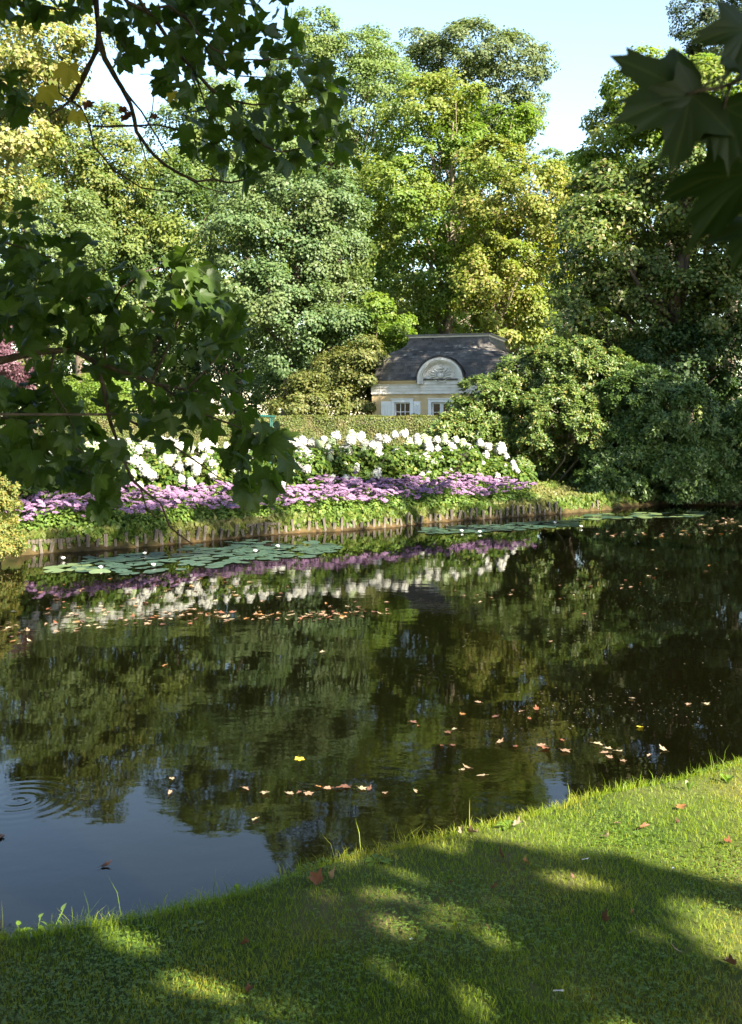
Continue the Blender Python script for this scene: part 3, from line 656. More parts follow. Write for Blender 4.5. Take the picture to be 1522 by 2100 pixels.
o = obj('foliage', mesh_np('foliage', V, Fq), LM['hedge'], he); o['kind'] = 'stuff'
mb = MB(); mb.box(0.2, hl - 0.2, 0.24, 0.9, -0.1, hz - 0.12); obj('twig_mass', mb, M['bark'], he)

# green painted garden frame beside the hedge
M['green_paint'] = plain_mat('green_paint', [(0.006, 0.04, 0.03), (0.01, 0.06, 0.045)], 6, rough=0.4, spec=0.5)
fo = P(505, 855, 30.5); fr_ = thing('garden_frame', 'green painted metal garden frame rising in front of the hedge', 'frame', (fo[0], fo[1], 0.62))
mb = MB(); mb.tube([(-0.1, 0, 1.94), (0.2, 0, 1.92), (0.5, 0, 1.9), (0.82, 0, 1.88)], 0.025); mb.tube([(-0.1, 0.5, 1.96), (0.82, 0.5, 1.9)], 0.02); mb.tube([(0.82, 0, 1.88), (0.82, 0.5, 1.9)], 0.022); obj('top_rail', mb, M['green_paint'], fr_)
for (x, y) in ((0.72, 0), (0.0, 0), (0.72, 0.5), (0.0, 0.5)):
    mb = MB(); mb.tube([(x, y, -0.1), (x, y, 1.85)], 0.024); mb.tube([(x, y, 1.6), (x + 0.08, y, 1.87)], 0.015); obj('post', mb, M['green_paint'], fr_)

# ------------------------------------------------------------------ rhododendrons: whorls of long leaves
def whorl(seed, n=7, l=0.15, wd=0.042):
    r_ = np.random.default_rng(seed); V = []; Fc = []
    for k in range(n):
        q = 2 * PI * k / n + r_.normal() * 0.2; e = r_.uniform(-0.25, 0.5) if k % 3 else r_.uniform(0.4, 0.9)
        ln = l * r_.uniform(0.75, 1.1); dx, dy = math.cos(q), math.sin(q); c, s_ = math.cos(e), math.sin(e)
        f = lambda t_, side, dz=0.0: (dx * c * t_ * ln - dy * side, dy * c * t_ * ln + dx * side, s_ * t_ * ln - 0.12 * ln * t_ * t_ + dz)
        o = len(V); V += [f(0.05, 0), f(0.58, wd / 2, 0.007), f(1, 0), f(0.58, -wd / 2, 0.007)]
        Fc += [(o, o + 2, o + 1), (o, o + 3, o + 2)]
    return np.array(V), np.array(Fc)
def frames(Nn):
    a = nrm(R.normal(size=Nn.shape)); x = nrm(np.cross(a, Nn)); y = np.cross(Nn, x); return x, y
def rhodo(name, label, lobes, n_units, n_obj, mat, size=1.0, clump=0.34, group=None, base=None):
    lo = np.array([c for c, _ in lobes])
    base = np.array([lo[:, 0].mean(), lo[:, 1].mean(), 0.25]) if base is None else np.asarray(base, float)
    th = thing(name, label, 'shrub', tuple(base), group=group)
    L0 = [(c - base, r) for c, r in lobes]
    Pp, Nn = crown_mesh('x', L0, n_units, 0.15, clump, dens=1.15 / clump ** 2 * 0.5, low=-0.8, flat=0.8, fill=0.1, back=0.3, unit=True)
    Nn = nrm(Nn + [0, -0.1, 0.35]); keep = Pp[:, 2] + base[2] > 0.12; Pp, Nn = Pp[keep], Nn[keep]
    ws = [whorl(s_, l=0.155 * size, wd=0.056 * size) for s_ in (1, 2, 3)]
    # the whorls that face the pond and stand proud are parts of their own, the rest is one mass
    pr_ = -Pp[:, 1] + 0.25 * Pp[:, 2] + R.normal(size=len(Pp)) * 0.4
    order = np.argsort(-pr_); big = order[:n_obj]; rest = order[n_obj:]
    x, y = frames(Nn); parts = []
    sc = R.uniform(0.7, 1.2, len(Pp))
    for vi, (wv_, wf) in enumerate(ws):
        ids = rest[vi::3]
        Vv = Pp[ids][:, None] + (wv_[None, :, 0:1] * x[ids][:, None] + wv_[None, :, 1:2] * y[ids][:, None] + wv_[None, :, 2:3] * Nn[ids][:, None]) * sc[ids][:, None, None]
        Ff = wf[None] + (np.arange(len(ids)) * len(wv_))[:, None, None]
        parts.append((Vv.reshape(-1, 3), Ff.reshape(-1, 3)))
    V, Fq = join(parts); o = obj('foliage', mesh_np('foliage', V, Fq), mat, th); o['kind'] = 'stuff'
    wm = []
    for (wv_, wf) in ws:
        me = mesh_np('leaf_whorl', wv_, wf); me.materials.append(mat); wm.append(me)
    for k, i in enumerate(big):
        o = obj('leaf_whorl', wm[k % 3], None, th)
        o.matrix_local = Matrix(((x[i, 0] * sc[i], y[i, 0] * sc[i], Nn[i, 0] * sc[i], Pp[i, 0]), (x[i, 1] * sc[i], y[i, 1] * sc[i], Nn[i, 1] * sc[i], Pp[i, 1]), (x[i, 2] * sc[i], y[i, 2] * sc[i], Nn[i, 2] * sc[i], Pp[i, 2]), (0, 0, 0, 1)))
    mb = MB()
    for (c, r) in L0:
        b0 = np.array([R.normal() * 0.4, R.normal() * 0.4, -0.1]) + np.array([c[0] * 0.25, c[1] * 0.3, 0])
        mid = (b0 + c) / 2 + R.normal(size=3) * 0.2
        th_ = min(1.0, float(r.max())) * 0.6; b0 = b0 * [th_, th_, 1]; mb.tube([b0, mid, c], [0.06 * th_, 0.045 * th_, 0.02 * th_], 6)
        for _ in range(9):
            e = c + rnd_dirs(1)[0] * r * 0.9; mb.tube([mid * 0.4 + c * 0.6, (c + e) / 2 + R.normal(size=3) * 0.08, e], [0.022, 0.015, 0.006], 4)
    obj('stem', mb.mesh('stem', True), M['bark_pale'], th)
    return th
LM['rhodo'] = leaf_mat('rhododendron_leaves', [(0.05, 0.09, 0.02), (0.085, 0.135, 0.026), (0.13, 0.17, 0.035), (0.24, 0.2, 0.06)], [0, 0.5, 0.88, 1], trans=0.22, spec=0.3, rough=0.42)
LM['rhodo_shade'] = leaf_mat('shade_tone_rhododendron_leaves', [(0.035, 0.075, 0.018), (0.065, 0.115, 0.026), (0.1, 0.15, 0.034)], trans=0.22, spec=0.3, rough=0.42)  # darker copy of the rhododendron colour, with the shade painted in
LM['azalea'] = leaf_mat('yellowing_azalea_leaves', [(0.085, 0.125, 0.028), (0.14, 0.175, 0.04), (0.21, 0.215, 0.055), (0.27, 0.19, 0.05)], trans=0.4)
RG = 'rhododendrons on the right of the pond'
rhodo('rhododendron', 'big domed rhododendron sunlit on its left beside the white hydrangeas', px_lobes([(1015, 830, 62, 52), (1108, 785, 80, 58), (1180, 770, 88, 62), (955, 862, 36, 38), (1050, 870, 100, 65), (1170, 870, 100, 75), (1110, 940, 75, 50), (1200, 985, 75, 38), (1140, 728, 46, 24), (1230, 830, 70, 70), (1070, 930, 50, 40), (1265, 800, 70, 50), (1270, 875, 70, 65)], 31, depth=0.7, spread=0.8),
      17000, 290, LM['rhodo'], group=RG, base=(5.0, 31.2, 0.3))
rhodo('rhododendron', 'dark rhododendron overhanging the water right of the big domed one', px_lobes([(1325, 825, 85, 55), (1375, 860, 75, 70), (1290, 920, 85, 60), (1390, 945, 75, 55), (1250, 1000, 60, 30), (1340, 955, 60, 30), (1400, 1010, 70, 30)], 29.6, depth=0.75, spread=0.6), 12500, 290, LM['rhodo_shade'], group=RG, base=(7.6, 30.6, 0.3))
rhodo('rhododendron', 'shaded rhododendron cut by the right edge of the view', px_lobes([(1490, 920, 60, 50), (1540, 870, 60, 60), (1480, 990, 65, 45), (1540, 990, 60, 60)], 30, spread=0.4), 6000, 150, LM['rhodo_shade'], group=RG, base=(10.8, 30.4, 0.3))
rhodo('rhododendron', 'small rhododendron bush peeping between the hedge and the hydrangeas', px_lobes([(920, 885, 38, 22), (955, 895, 34, 26), (890, 895, 22, 16)], 30.5, spread=0.2), 1500, 120, LM['rhodo'], group=RG, base=(2.3, 30.6, 0.5))
rhodo('azalea_bush', 'yellowing azalea bush at the left edge of the water', px_lobes([(-10, 1060, 36, 62), (-30, 1000, 44, 40), (5, 1110, 26, 34), (-40, 1090, 45, 50)], 17.6, depth=1.0, spread=0.2), 4200, 200, LM['azalea'], size=0.5, clump=0.2, base=(-6.55, 17.6, 0.1))

# ------------------------------------------------------------------ hydrangeas: each white flower head where it stands
HEADS = [(810,893,8),(829,890,9),(839,910,9),(814,927,9),(831,932,9),(855,897,8),(856,906,8),(873,903,11),(879,914,9),(855,938,8),(873,939,9),(891,947,7),(902,937,7),(881,924,9),(898,922,7),(896,903,8),(912,906,9),(926,920,10),(935,902,7),(938,938,6),(950,911,9),(960,920,10),(968,928,9),(985,910,8),(1001,916,9),(996,934,8),(1027,922,11),(1038,936,6),(988,949,6),(980,952,6),(979,961,6),(1036,955,5),(1052,949,5),(1054,958,7),(1061,966,5),(1021,977,6),(923,965,5),(879,968,6),(866,974,6),(912,894,6),(973,937,5),(943,968,4),
 (689,894,10),(722,893,9),(739,897,10),(777,898,8),(792,902,9),(593,903,8),(608,910,11),(621,905,9),(638,909,10),(655,913,10),(664,901,7),(679,910,10),(719,905,11),(750,911,8),(764,914,10),(775,918,10),(776,931,9),(709,928,13),(747,923,7),(675,923,9),(677,939,7),(623,927,11),(637,936,9),(612,930,9),(634,948,9),(629,964,9),(598,949,8),(610,957,9),(597,969,8),(710,956,7),(730,960,8),(773,972,10),(682,982,7),(710,982,8),(726,986,8),(579,982,6),(576,990,10),(426,912,12),(439,917,9),(487,913,6),(558,919,6),(421,1007,7),(537,922,5),(510,920,8),(465,918,8),
 (33,926,9),(20,982,9),(184,917,12),(208,907,11),(206,922,11),(231,916,13),(167,918,7),(162,939,9),(226,939,10),(271,915,10),(264,935,12),(284,949,11),(294,959,10),(300,968,12),(313,976,10),(319,926,8),(322,948,10),(342,915,8),(361,910,9),(355,941,9),(365,944,7),(386,949,9),(372,983,8),(392,991,9),(160,1002,7),(150,960,6),(286,997,8),(100,930,9),(70,925,8)]
HEADS += [(int(R.uniform(20, 565)), int(R.uniform(903, 950) if R.random() < 0.7 else R.uniform(940, 990)), R.uniform(7, 11)) for _ in range(75)]
M['petal'] = plain_mat('white_petals', [(0.30, 0.30, 0.25), (0.38, 0.38, 0.34)], 8, rough=0.8, spec=0.2, island=0.10)
M['petal_green'] = plain_mat('greenish_petals', [(0.22, 0.28, 0.13), (0.3, 0.34, 0.2)], 8, rough=0.8, spec=0.2, island=0.12)
LM['hydrangea'] = leaf_mat('hydrangea_leaves', [(0.045, 0.09, 0.016), (0.08, 0.14, 0.022), (0.13, 0.18, 0.03), (0.2, 0.2, 0.04)], [0, 0.5, 0.9, 1], trans=0.4)
def flower_head(seed):
    """a cone of many four-petalled florets, radius 1, height about 2.4"""
    r_ = np.random.default_rng(seed); n = 150
    zz = r_.uniform(-0.75, 1.25, n); rad = np.where(zz < -0.2, 1 - 0.5 * ((-0.2 - zz) / 0.55) ** 2, 1 - 0.72 * ((zz + 0.2) / 1.45) ** 1.5)
    q = r_.uniform(0, 2 * PI, n); c = np.stack([np.cos(q) * rad, np.sin(q) * rad, zz], 1) * r_.uniform(0.82, 1.08, (n, 1))
    nn = nrm(np.stack([np.cos(q), np.sin(q), 0.2 + 0.8 * (zz + 0.3)], 1) + r_.normal(size=(n, 3)) * 0.3)
    a = nrm(np.cross(nn, r_.normal(size=(n, 3)))); b = np.cross(nn, a); s_ = 0.24
    V = np.stack([c + a * s_, c + b * s_, c - a * s_, c - b * s_, c + nn * 0.05], 1).reshape(-1, 3)
    o = np.arange(n)[:, None] * 5
    Fq = np.concatenate([o + [0, 1, 4], o + [1, 2, 4], o + [2, 3, 4], o + [3, 0, 4]])
    # a core so that no light leaks through the head
    k = len(V); core = []; cf = []
    for i, (z_, r0) in enumerate([(-0.8, 0.1), (-0.5, 0.75), (0.0, 0.85), (0.6, 0.55), (1.15, 0.1)]):
        for j in range(6): core.append((math.cos(j * PI / 3) * r0, math.sin(j * PI / 3) * r0, z_))
    for i in range(4):
        for j in range(6):
            p0, p1, p2, p3 = k + i * 6 + j, k + i * 6 + (j + 1) % 6, k + (i + 1) * 6 + (j + 1) % 6, k + (i + 1) * 6 + j
            cf += [(p0, p1, p2), (p0, p2, p3)]
    return mesh_np('flower_head', np.concatenate([V, core]), np.concatenate([Fq, cf]))
fh = [flower_head(s_) for s_ in (1, 2, 3, 4)]; fg = flower_head(5)
for me in fh: me.materials.append(M['petal'])
fg.materials.append(M['petal_green'])
row_px = np.array([-20, 170, 550, 1075]); row_d = np.array([20.6, 22.4, 25.0, 29.3])
bushes = np.array([20, 95, 170, 235, 300, 365, 430, 495, 560, 620, 680, 735, 790, 845, 900, 950, 1000, 1045])
hroots = []
for px in bushes:
    d = np.interp(px, row_px, row_d); x = (px - CX) / F * d; z = float(ground_z(x, d))
    oi = len(hroots); nth = ['first', 'second', 'third', 'fourth', 'fifth', 'sixth', 'seventh', 'eighth', 'ninth']
    where = (nth[oi] + ' from the left end of the row') if oi < 9 else (nth[17 - oi] + ' from the rhododendron end of the row')
    th = thing('hydrangea_bush', 'white panicle hydrangea bush, ' + where, 'hydrangea', (x, d, z), group='white hydrangea row')
    hroots.append((px, d, np.array([x, d, z]), th))
    top_z = CH - (915 - YH) / F * d - z if px < 960 else CH - (925 + (px - 960) * 0.35 - YH) / F * d - z
    L0 = [((0, 0, top_z * 0.62), (0.5, 0.55, top_z * 0.36)), ((0.1, -0.3, top_z * 0.4), (0.5, 0.45, top_z * 0.38)), ((-0.2, 0.3, top_z * 0.5), (0.5, 0.5, top_z * 0.42)), ((0.15, -0.55, top_z * 0.2), (0.4, 0.3, top_z * 0.28))]
    o = obj('foliage', crown_mesh('foliage', L0, 2300, 0.12, 0.2, aspect=0.75, low=-0.9, fill=0.12), LM['hydrangea'], th); o['kind'] = 'stuff'
    mb = MB()
    for _ in range(9):
        q = R.normal(size=2) * 0.3; mb.tube([(q[0] * 0.3, q[1] * 0.3, -0.05), (q[0], q[1], top_z * 0.5), (q[0] * 1.6, q[1] * 1.5, top_z * 0.9)], [0.014, 0.011, 0.006], 4)
    obj('stem', mb, M['bark'], th)
for k, (px, py, rr_) in enumerate(HEADS):
    i = int(np.argmin([abs(px - b) for b in bushes])); bpx, bd, bp_, th = hroots[i]
    d = np.interp(px, row_px, row_d) + 0.1 - np.clip((py - 905) / 80, -0.2, 1.1) * 1.3
    p_ = P(px, py, d) - bp_; s_ = rr_ * 1.1 * d / F
    green = R.random() < 0.12 or (px, py) in ((709, 956), (184, 917), (206, 922), (271, 915), (655, 913), (747, 923), (597, 969))
    o = obj('flower_head', fg if green else fh[k % 4], None, th, tuple(p_), (R.normal() * 0.35, R.normal() * 0.35, R.uniform(0, 6.28)), (s_, s_, s_ * R.uniform(0.82, 1.12)))
    if green: o['label'] = 'greenish flower head'

# ------------------------------------------------------------------ sedum bed
M['sedum'] = plain_mat('mauve_sedum_flowers', [(0.115, 0.064, 0.122), (0.165, 0.095, 0.165), (0.23, 0.145, 0.205)], 30, rough=0.9, spec=0.15, island=0.3)
LM['sedum'] = leaf_mat('sedum_leaves', [(0.07, 0.13, 0.025), (0.12, 0.2, 0.035), (0.2, 0.26, 0.055)], trans=0.35)
def sedum_head(seed):
    """a flat domed plate of tiny florets, radius 1"""
    r_ = np.random.default_rng(seed); V, Fq = [], []
    for k in range(34):
        rr_ = math.sqrt(r_.random()) * 0.95; q = r_.uniform(0, 2 * PI); c = np.array([math.cos(q) * rr_, math.sin(q) * rr_, 0.34 * (1 - rr_ ** 2)]); s_ = r_.uniform(0.16, 0.26); o = len(V)
        V += [tuple(c + np.array(v) * s_) for v in ((1, 0, -.3), (0, 1, -.3), (-1, 0, -.3), (0, -1, -.3), (0, 0, .6))]
        Fq += [(o, o + 1, o + 4), (o + 1, o + 2, o + 4), (o + 2, o + 3, o + 4), (o + 3, o, o + 4)]
    o = len(V); V += [(math.cos(i * PI / 4) * 0.8, math.sin(i * PI / 4) * 0.8, 0.0) for i in range(8)] + [(0, 0, 0.28), (0, 0, -0.35)]
    for i in range(8): Fq += [(o + i, o + (i + 1) % 8, o + 8), (o + (i + 1) % 8, o + i, o + 9)]
    me = mesh_np('flower_plate', np.array(V), np.array(Fq)); me.materials.append(M['sedum']); return me
sh_ = [sedum_head(s_) for s_ in (1, 2, 3)]
def sedum_foliage(seed):
    n = 330; d = rnd_dirs(n); d[:, 2] = np.abs(d[:, 2]) * 1.0 - 0.1; d = nrm(d)
    Pp = d * np.array([0.31, 0.31, 0.36]) * R.uniform(0.55, 1.02, (n, 1)) + [0, 0, 0.08]; Nn = nrm(d + [0, 0, 0.7] + R.normal(size=(n, 3)) * 0.35)
    V, Fq = leaf_quads(Pp, Nn, 0.075, 0.85, fold=0.1); return mesh_np('foliage', V, Fq)
sf = [sedum_foliage(s_) for s_ in range(4)]
for me in sf: me.materials.append(LM['sedum'])
BK = np.array([(-6.3, 18.65), (-5.7, 18.95), (-5.2, 19.2), (-4.45, 19.75), (-3.4, 20.55), (-2.2, 21.65), (-1.55, 22.15), (-0.65, 22.45), (0.5, 23.25), (1.41, 24.3), (2.6, 24.95), (4.95, 26.5), (5.5, 26.95), (6.15, 27.4)])
bl = np.concatenate([[0], np.cumsum(np.linalg.norm(np.diff(BK, axis=0), axis=1))])
def bank(s_, off=0.0):
    x, y = np.interp(s_, bl, BK[:, 0]), np.interp(s_, bl, BK[:, 1]); x2, y2 = np.interp(s_ + 0.9, bl, BK[:, 0]), np.interp(s_ + 0.9, bl, BK[:, 1]); x1, y1 = np.interp(s_ - 0.9, bl, BK[:, 0]), np.interp(s_ - 0.9, bl, BK[:, 1])
    t_ = np.array([x2 - x1, y2 - y1]); t_ /= np.linalg.norm(t_); return np.array([x - t_[1] * off, y + t_[0] * off])
cnt = 0
for row, off in enumerate((0.5, 0.95, 1.42, 1.9)):
    s_ = 0.1 + 0.22 * (row % 2); rowc = 0
    while s_ < bl[-1] - 2.3 - 0.15 * row:
        q = bank(s_, off + R.normal() * 0.07); z = float(ground_z(q[0], q[1]))
        px = CX + F * q[0] / q[1]
        kk = rowc; rowc += 1; rest_ = int(round((bl[-1] - 2.3 - 0.15 * row - s_) / 0.47))
        nth = ['first', 'second', 'third', 'fourth', 'fifth', 'sixth', 'seventh', 'eighth', 'ninth', 'tenth', 'eleventh', 'twelfth', 'thirteenth', 'fourteenth', 'fifteenth', 'sixteenth']
        lab = 'mauve sedum, ' + ((nth[kk] + ' from the azalea end') if kk < 14 else (nth[min(15, rest_)] + ' from the rhododendron end')) + ' in the %s row of the bed' % ('front', 'second', 'third', 'back')[row]
        th = thing('sedum_plant', lab, 'sedum', (q[0], q[1], z), R.uniform(0, 6.28), 'sedum plants in the waterside bed')
        hs = R.uniform(0.78, 1.2) * (0.95 if row == 0 else 1.05)
        o = obj('foliage', sf[cnt % 4], None, th, scale=(1, 1, hs)); o['kind'] = 'stuff'
        nh = 11 if row == 0 else 16
        for k in range(nh):
            a_ = k * 2.4 + R.random(); rr_ = 0.3 * math.sqrt((k + 0.5) / nh) * 1.05
            o = obj('flower_plate', sh_[k % 3], None, th, (math.cos(a_) * rr_, math.sin(a_) * rr_, (0.47 - 0.9 * rr_ * rr_) * hs + R.normal() * 0.045), (R.normal() * 0.28, R.normal() * 0.28, R.random() * 6), (R.uniform(0.045, 0.095),) * 3)
        cnt += 1; s_ += 0.47 + R.normal() * 0.05

# ------------------------------------------------------------------ stake edging along the far bank
M['stake'] = plain_mat('weathered_stakes', [(0.03, 0.026, 0.019), (0.07, 0.058, 0.044), (0.13, 0.108, 0.085)], 7, rough=0.9, bump=0.4, stretch=(4, 4, 0.7), coord='Object')
ed = thing('stake_edging', 'row of short weathered timber stakes holding the far bank', 'edging', (BK[4, 0], BK[4, 1], 0))
eo = np.array([BK[4, 0], BK[4, 1], 0])
s_ = 0.15
while s_ < bl[-1] + 0.05:
    if s_ < bl[-1] - 1.5 or abs(s_ - bl[-1] + 0.35) < 0.12 or s_ > bl[-1] - 0.12:
        q = bank(s_, 0.0); tq = bank(min(s_ + 0.3, bl[-1])) - bank(s_ - 0.3); ang = math.atan2(tq[1], tq[0]); hgt = R.uniform(0.15, 0.32)
        w_, d_ = R.uniform(0.026, 0.04), R.uniform(0.018, 0.028)
        mb = MB(); dz = R.uniform(-0.03, 0.03); nv = [(-w_, -d_), (w_, -d_), (w_, d_), (-w_, d_)]
        vs = [(a, b, -0.35) for a, b in nv] + [(a * R.uniform(0.85, 1), b, hgt + (dz if a < 0 else -dz) * 0.5) for a, b in nv]
        mb.add(vs, [(0, 3, 2, 1), (4, 5, 6, 7), (0, 1, 5, 4), (1, 2, 6, 5), (2, 3, 7, 6), (3, 0, 4, 7)])
        obj('stake', mb, M['stake'], ed, tuple(np.array([q[0], q[1], 0]) - eo), (R.normal() * 0.11 + 0.04, R.normal() * 0.10, ang))
    s_ += R.uniform(0.14, 0.22)
for (sa, sb, za, zb, tilt) in ((0.05, 1.1, 0.17, 0.25, 0.0), (0.0, 1.25, 0.02, 0.11, 0.0), (0.5, 1.5, 0.12, 0.19, 0.03), (4.6, 5.2, 0.2, 0.26, 0), (4.9, 5.55, 0.1, 0.17, -0.04), (5.1, 5.5, 0.22, 0.27, -0.12), (2.2, 2.9, 0.12, 0.19, 0.02), (7.4, 8.0, 0.06, 0.12, 0.0)):
    a, b = bank(sa, 0.05), bank(sb, 0.05); L_ = np.linalg.norm(b - a); mb = MB(); mb.box(0, L_, -0.012, 0.012, za, zb)
    obj('board', mb, M['stake'], ed, tuple(np.array([a[0], a[1], 0]) - eo), (0, -tilt, math.atan2(b[1] - a[1], b[0] - a[0])))

# ground cover on the far bank, one mass of small leaves and grass
n = 34000; ss = R.uniform(-0.6, bl[-1] + 3.2, n); off = np.abs(R.normal(size=n)) * 0.40 - 0.02; off = np.where(R.random(n) < 0.25, R.uniform(0, .12, n), off)
pts = np.array([bank(a, b) if a < bl[-1] else np.array([6.15, 27.4]) + (a - bl[-1]) * np.array([0.75, 0.62]) + b * np.array([-0.6, 0.75]) for a, b in zip(ss, off)])
sdp = pond_sd(pts[:, 0], pts[:, 1]); keep = (sdp > 0.0); pts = pts[keep]; sdp = sdp[keep]; n = len(pts)
zz = ground_z(pts[:, 0], pts[:, 1], sdp) + np.abs(R.normal(size=n)) * 0.05
zz -= 0.22 * (sdp < 0.14) * R.random(n) * (R.random(n) < 0.75)
bladey = R.random(n) < 0.4
Nn = nrm(np.where(bladey[:, None], [0, -1.0, 0.15], [0, -0.25, 1.0]) + R.normal(size=(n, 3)) * 0.5)
V, Fq = leaf_quads(np.stack([pts[:, 0], pts[:, 1], zz], 1), Nn, np.where(bladey, 0.13, 0.055), 0.55, tipdir=np.tile([0, 0, 1.0], (n, 1)))
n2_ = 7000; e2 = np.stack([R.uniform(2.6, 8.4, n2_), R.uniform(25.5, 31, n2_)], 1); sd2 = pond_sd(e2[:, 0], e2[:, 1]); e2 = e2[(sd2 > 0.2) & (sd2 < 2.6)]
V2, F2 = leaf_quads(np.column_stack([e2, ground_z(e2[:, 0], e2[:, 1]) + np.abs(R.normal(size=len(e2))) * 0.05]), nrm(np.array([0, -0.5, 0.8]) + R.normal(size=(len(e2), 3)) * 0.5), R.uniform(0.06, 0.14, len(e2)), 0.5, tipdir=np.tile([0, 0, 1.0], (len(e2), 1)))
V, Fq = join([(V, Fq), (V2, F2)])
LM['cover'] = leaf_mat('bank_weeds', [(0.06, 0.11, 0.015), (0.1, 0.16, 0.022), (0.17, 0.2, 0.04)], trans=0.35, patch=[(0.14, 0.15, 0.04), (0.2, 0.18, 0.07)], patch_scale=0.8)
tag(obj('bank_weeds', mesh_np('bank_weeds', V, Fq), LM['cover']), 'low weeds and grass along the stake edging of the far bank', 'ground cover', kind='stuff')

# ------------------------------------------------------------------ water lilies
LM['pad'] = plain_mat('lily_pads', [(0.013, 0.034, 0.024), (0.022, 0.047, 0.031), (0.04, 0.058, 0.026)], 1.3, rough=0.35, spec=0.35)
LM['pad_lit'] = plain_mat('sunlit_tone_lily_pads', [(0.06, 0.095, 0.035), (0.1, 0.13, 0.05)], 1.3, rough=0.35, spec=0.5)  # paler copy of the pad colour with sunlight painted in
def pad_mesh(seed, mat, cup=0.0):
    r_ = np.random.default_rng(seed); n = 22; V = [(0, 0, 0.004)]; Fq = []
    for i in range(n + 1):
        q = 0.16 + (2 * PI - 0.32) * i / n; r0 = 1 + r_.normal() * 0.02
        V.append((math.cos(q) * r0 * 0.6, math.sin(q) * r0 * 0.6, 0.004 + cup * 0.1)); V.append((math.cos(q) * r0, math.sin(q) * r0, 0.002 + cup * (0.25 + 0.3 * math.sin(q)) + abs(r_.normal()) * 0.012))
    for i in range(n):
        a = 1 + i * 2; Fq += [(0, a, a + 2), (a, a + 1, a + 3), (a, a + 3, a + 2)]
    me = mesh_np('lily_pad', np.array(V), np.array(Fq), True); me.materials.append(mat); return me
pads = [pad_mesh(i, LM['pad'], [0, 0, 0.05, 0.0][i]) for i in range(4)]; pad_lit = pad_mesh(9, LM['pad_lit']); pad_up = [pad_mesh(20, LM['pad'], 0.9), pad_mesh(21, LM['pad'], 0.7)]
spots = []
def put_pad(px, py, r, label, me, up=False):
    g = G(px, py)
    if any((g[0] - a) ** 2 + (g[1] - b) ** 2 < (0.55 * (r + c)) ** 2 for a, b, c in spots): return
    if pond_sd(np.array([g[0]]), np.array([g[1]]))[0] > -r - 0.04: return
    spots.append((g[0], g[1], r))
    o = obj('lily_pad', me, None, None, (g[0], g[1], 0.008 + 0.004 * R.random()), (R.normal() * 0.03, R.normal() * 0.03, R.uniform(0, 6.28)) if not up else (R.uniform(-0.5, 0.5), R.uniform(-0.4, 0.4), R.uniform(0, 6.28)), (r, r, r))
    tag(o, label, 'lily pad', 'lily pads on the pond')
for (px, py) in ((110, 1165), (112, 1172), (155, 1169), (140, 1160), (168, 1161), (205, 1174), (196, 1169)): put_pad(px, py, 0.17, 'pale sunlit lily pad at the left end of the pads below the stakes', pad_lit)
for _ in range(620):
    px = R.uniform(165, 690); c0 = np.interp(px, [150, 300, 500, 690], [1160, 1153, 1133, 1124]); hw = np.interp(px, [150, 250, 500, 640, 690], [10, 17, 18, 12, 4])
    if math.sin(px * 0.05) + math.sin(px * 0.023 + 2) + R.normal() < -0.9: continue
    put_pad(px, c0 + np.clip(R.normal() * 0.6, -1.35, 1.35) * hw, R.uniform(0.08, 0.18), 'blue green lily pad ' + ('at the left end' if px < 300 else 'below the hanging branch' if px < 500 else 'at the right end') + ' of the long patch below the stakes', pads[R.integers(4)])
for _ in range(230):
    px = R.uniform(868, 1185); c0 = np.interp(px, [868, 1000, 1185], [1089, 1084, 1072]); put_pad(px, c0 + R.uniform(-1, 1) * 7, R.uniform(0.1, 0.16), 'green lily pad at the ' + ('left end' if px < 960 else 'right end' if px > 1090 else 'centre') + ' of the patch in mid pond below the sedum', pads[R.integers(4)])
for _ in range(70):
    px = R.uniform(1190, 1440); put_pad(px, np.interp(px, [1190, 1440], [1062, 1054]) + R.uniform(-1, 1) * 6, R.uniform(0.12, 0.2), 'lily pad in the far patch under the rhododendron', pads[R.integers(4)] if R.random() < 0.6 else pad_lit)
for (px, py) in ((1040, 1088), (1013, 1081), (965, 1092), (1108, 1076), (1168, 1075), (985, 1093)): put_pad(px, py, 0.12, 'dark lily leaf standing up out of the mid pond patch', pad_up[R.integers(2)], True)
M['lily'] = plain_mat('white_lily_petals', [(0.78, 0.76, 0.7), (0.85, 0.84, 0.8)], 20, rough=0.5); M['stamen'] = plain_mat('yellow_stamens', [(0.6, 0.38, 0.03), (0.7, 0.5, 0.05)], 20)
def petals(n, r, e, wd):
    V, Fq = [], []
    for k in range(n):
        q = 2 * PI * k / n; c, s_ = math.cos(q), math.sin(q); o = len(V)
        for t_, w_ in ((0.1, 0.2), (0.55, 1.0), (1.0, 0.1)):
            ra, z = r * t_ * math.cos(e * t_ + 0.2), r * t_ * math.sin(e * t_ + 0.2)
            V += [(c * ra - s_ * wd * w_, s_ * ra + c * wd * w_, z + 0.15 * wd * w_), (c * ra + s_ * wd * w_, s_ * ra - c * wd * w_, z + 0.15 * wd * w_)]
        Fq += [(o, o + 1, o + 3, o + 2), (o + 2, o + 3, o + 5, o + 4)]
    return np.array(V), np.array(Fq)
lp = [petals(8, 0.06, 0.6, 0.015), petals(7, 0.052, 1.2, 0.013), petals(8, 0.022, 1.3, 0.004)]
lpm = []
for i, (v, f) in enumerate(lp):
    me = mesh_np(('outer_petals', 'inner_petals', 'stamens')[i], v, f); me.materials.append(M['stamen'] if i == 2 else M['lily']); lpm.append(me)
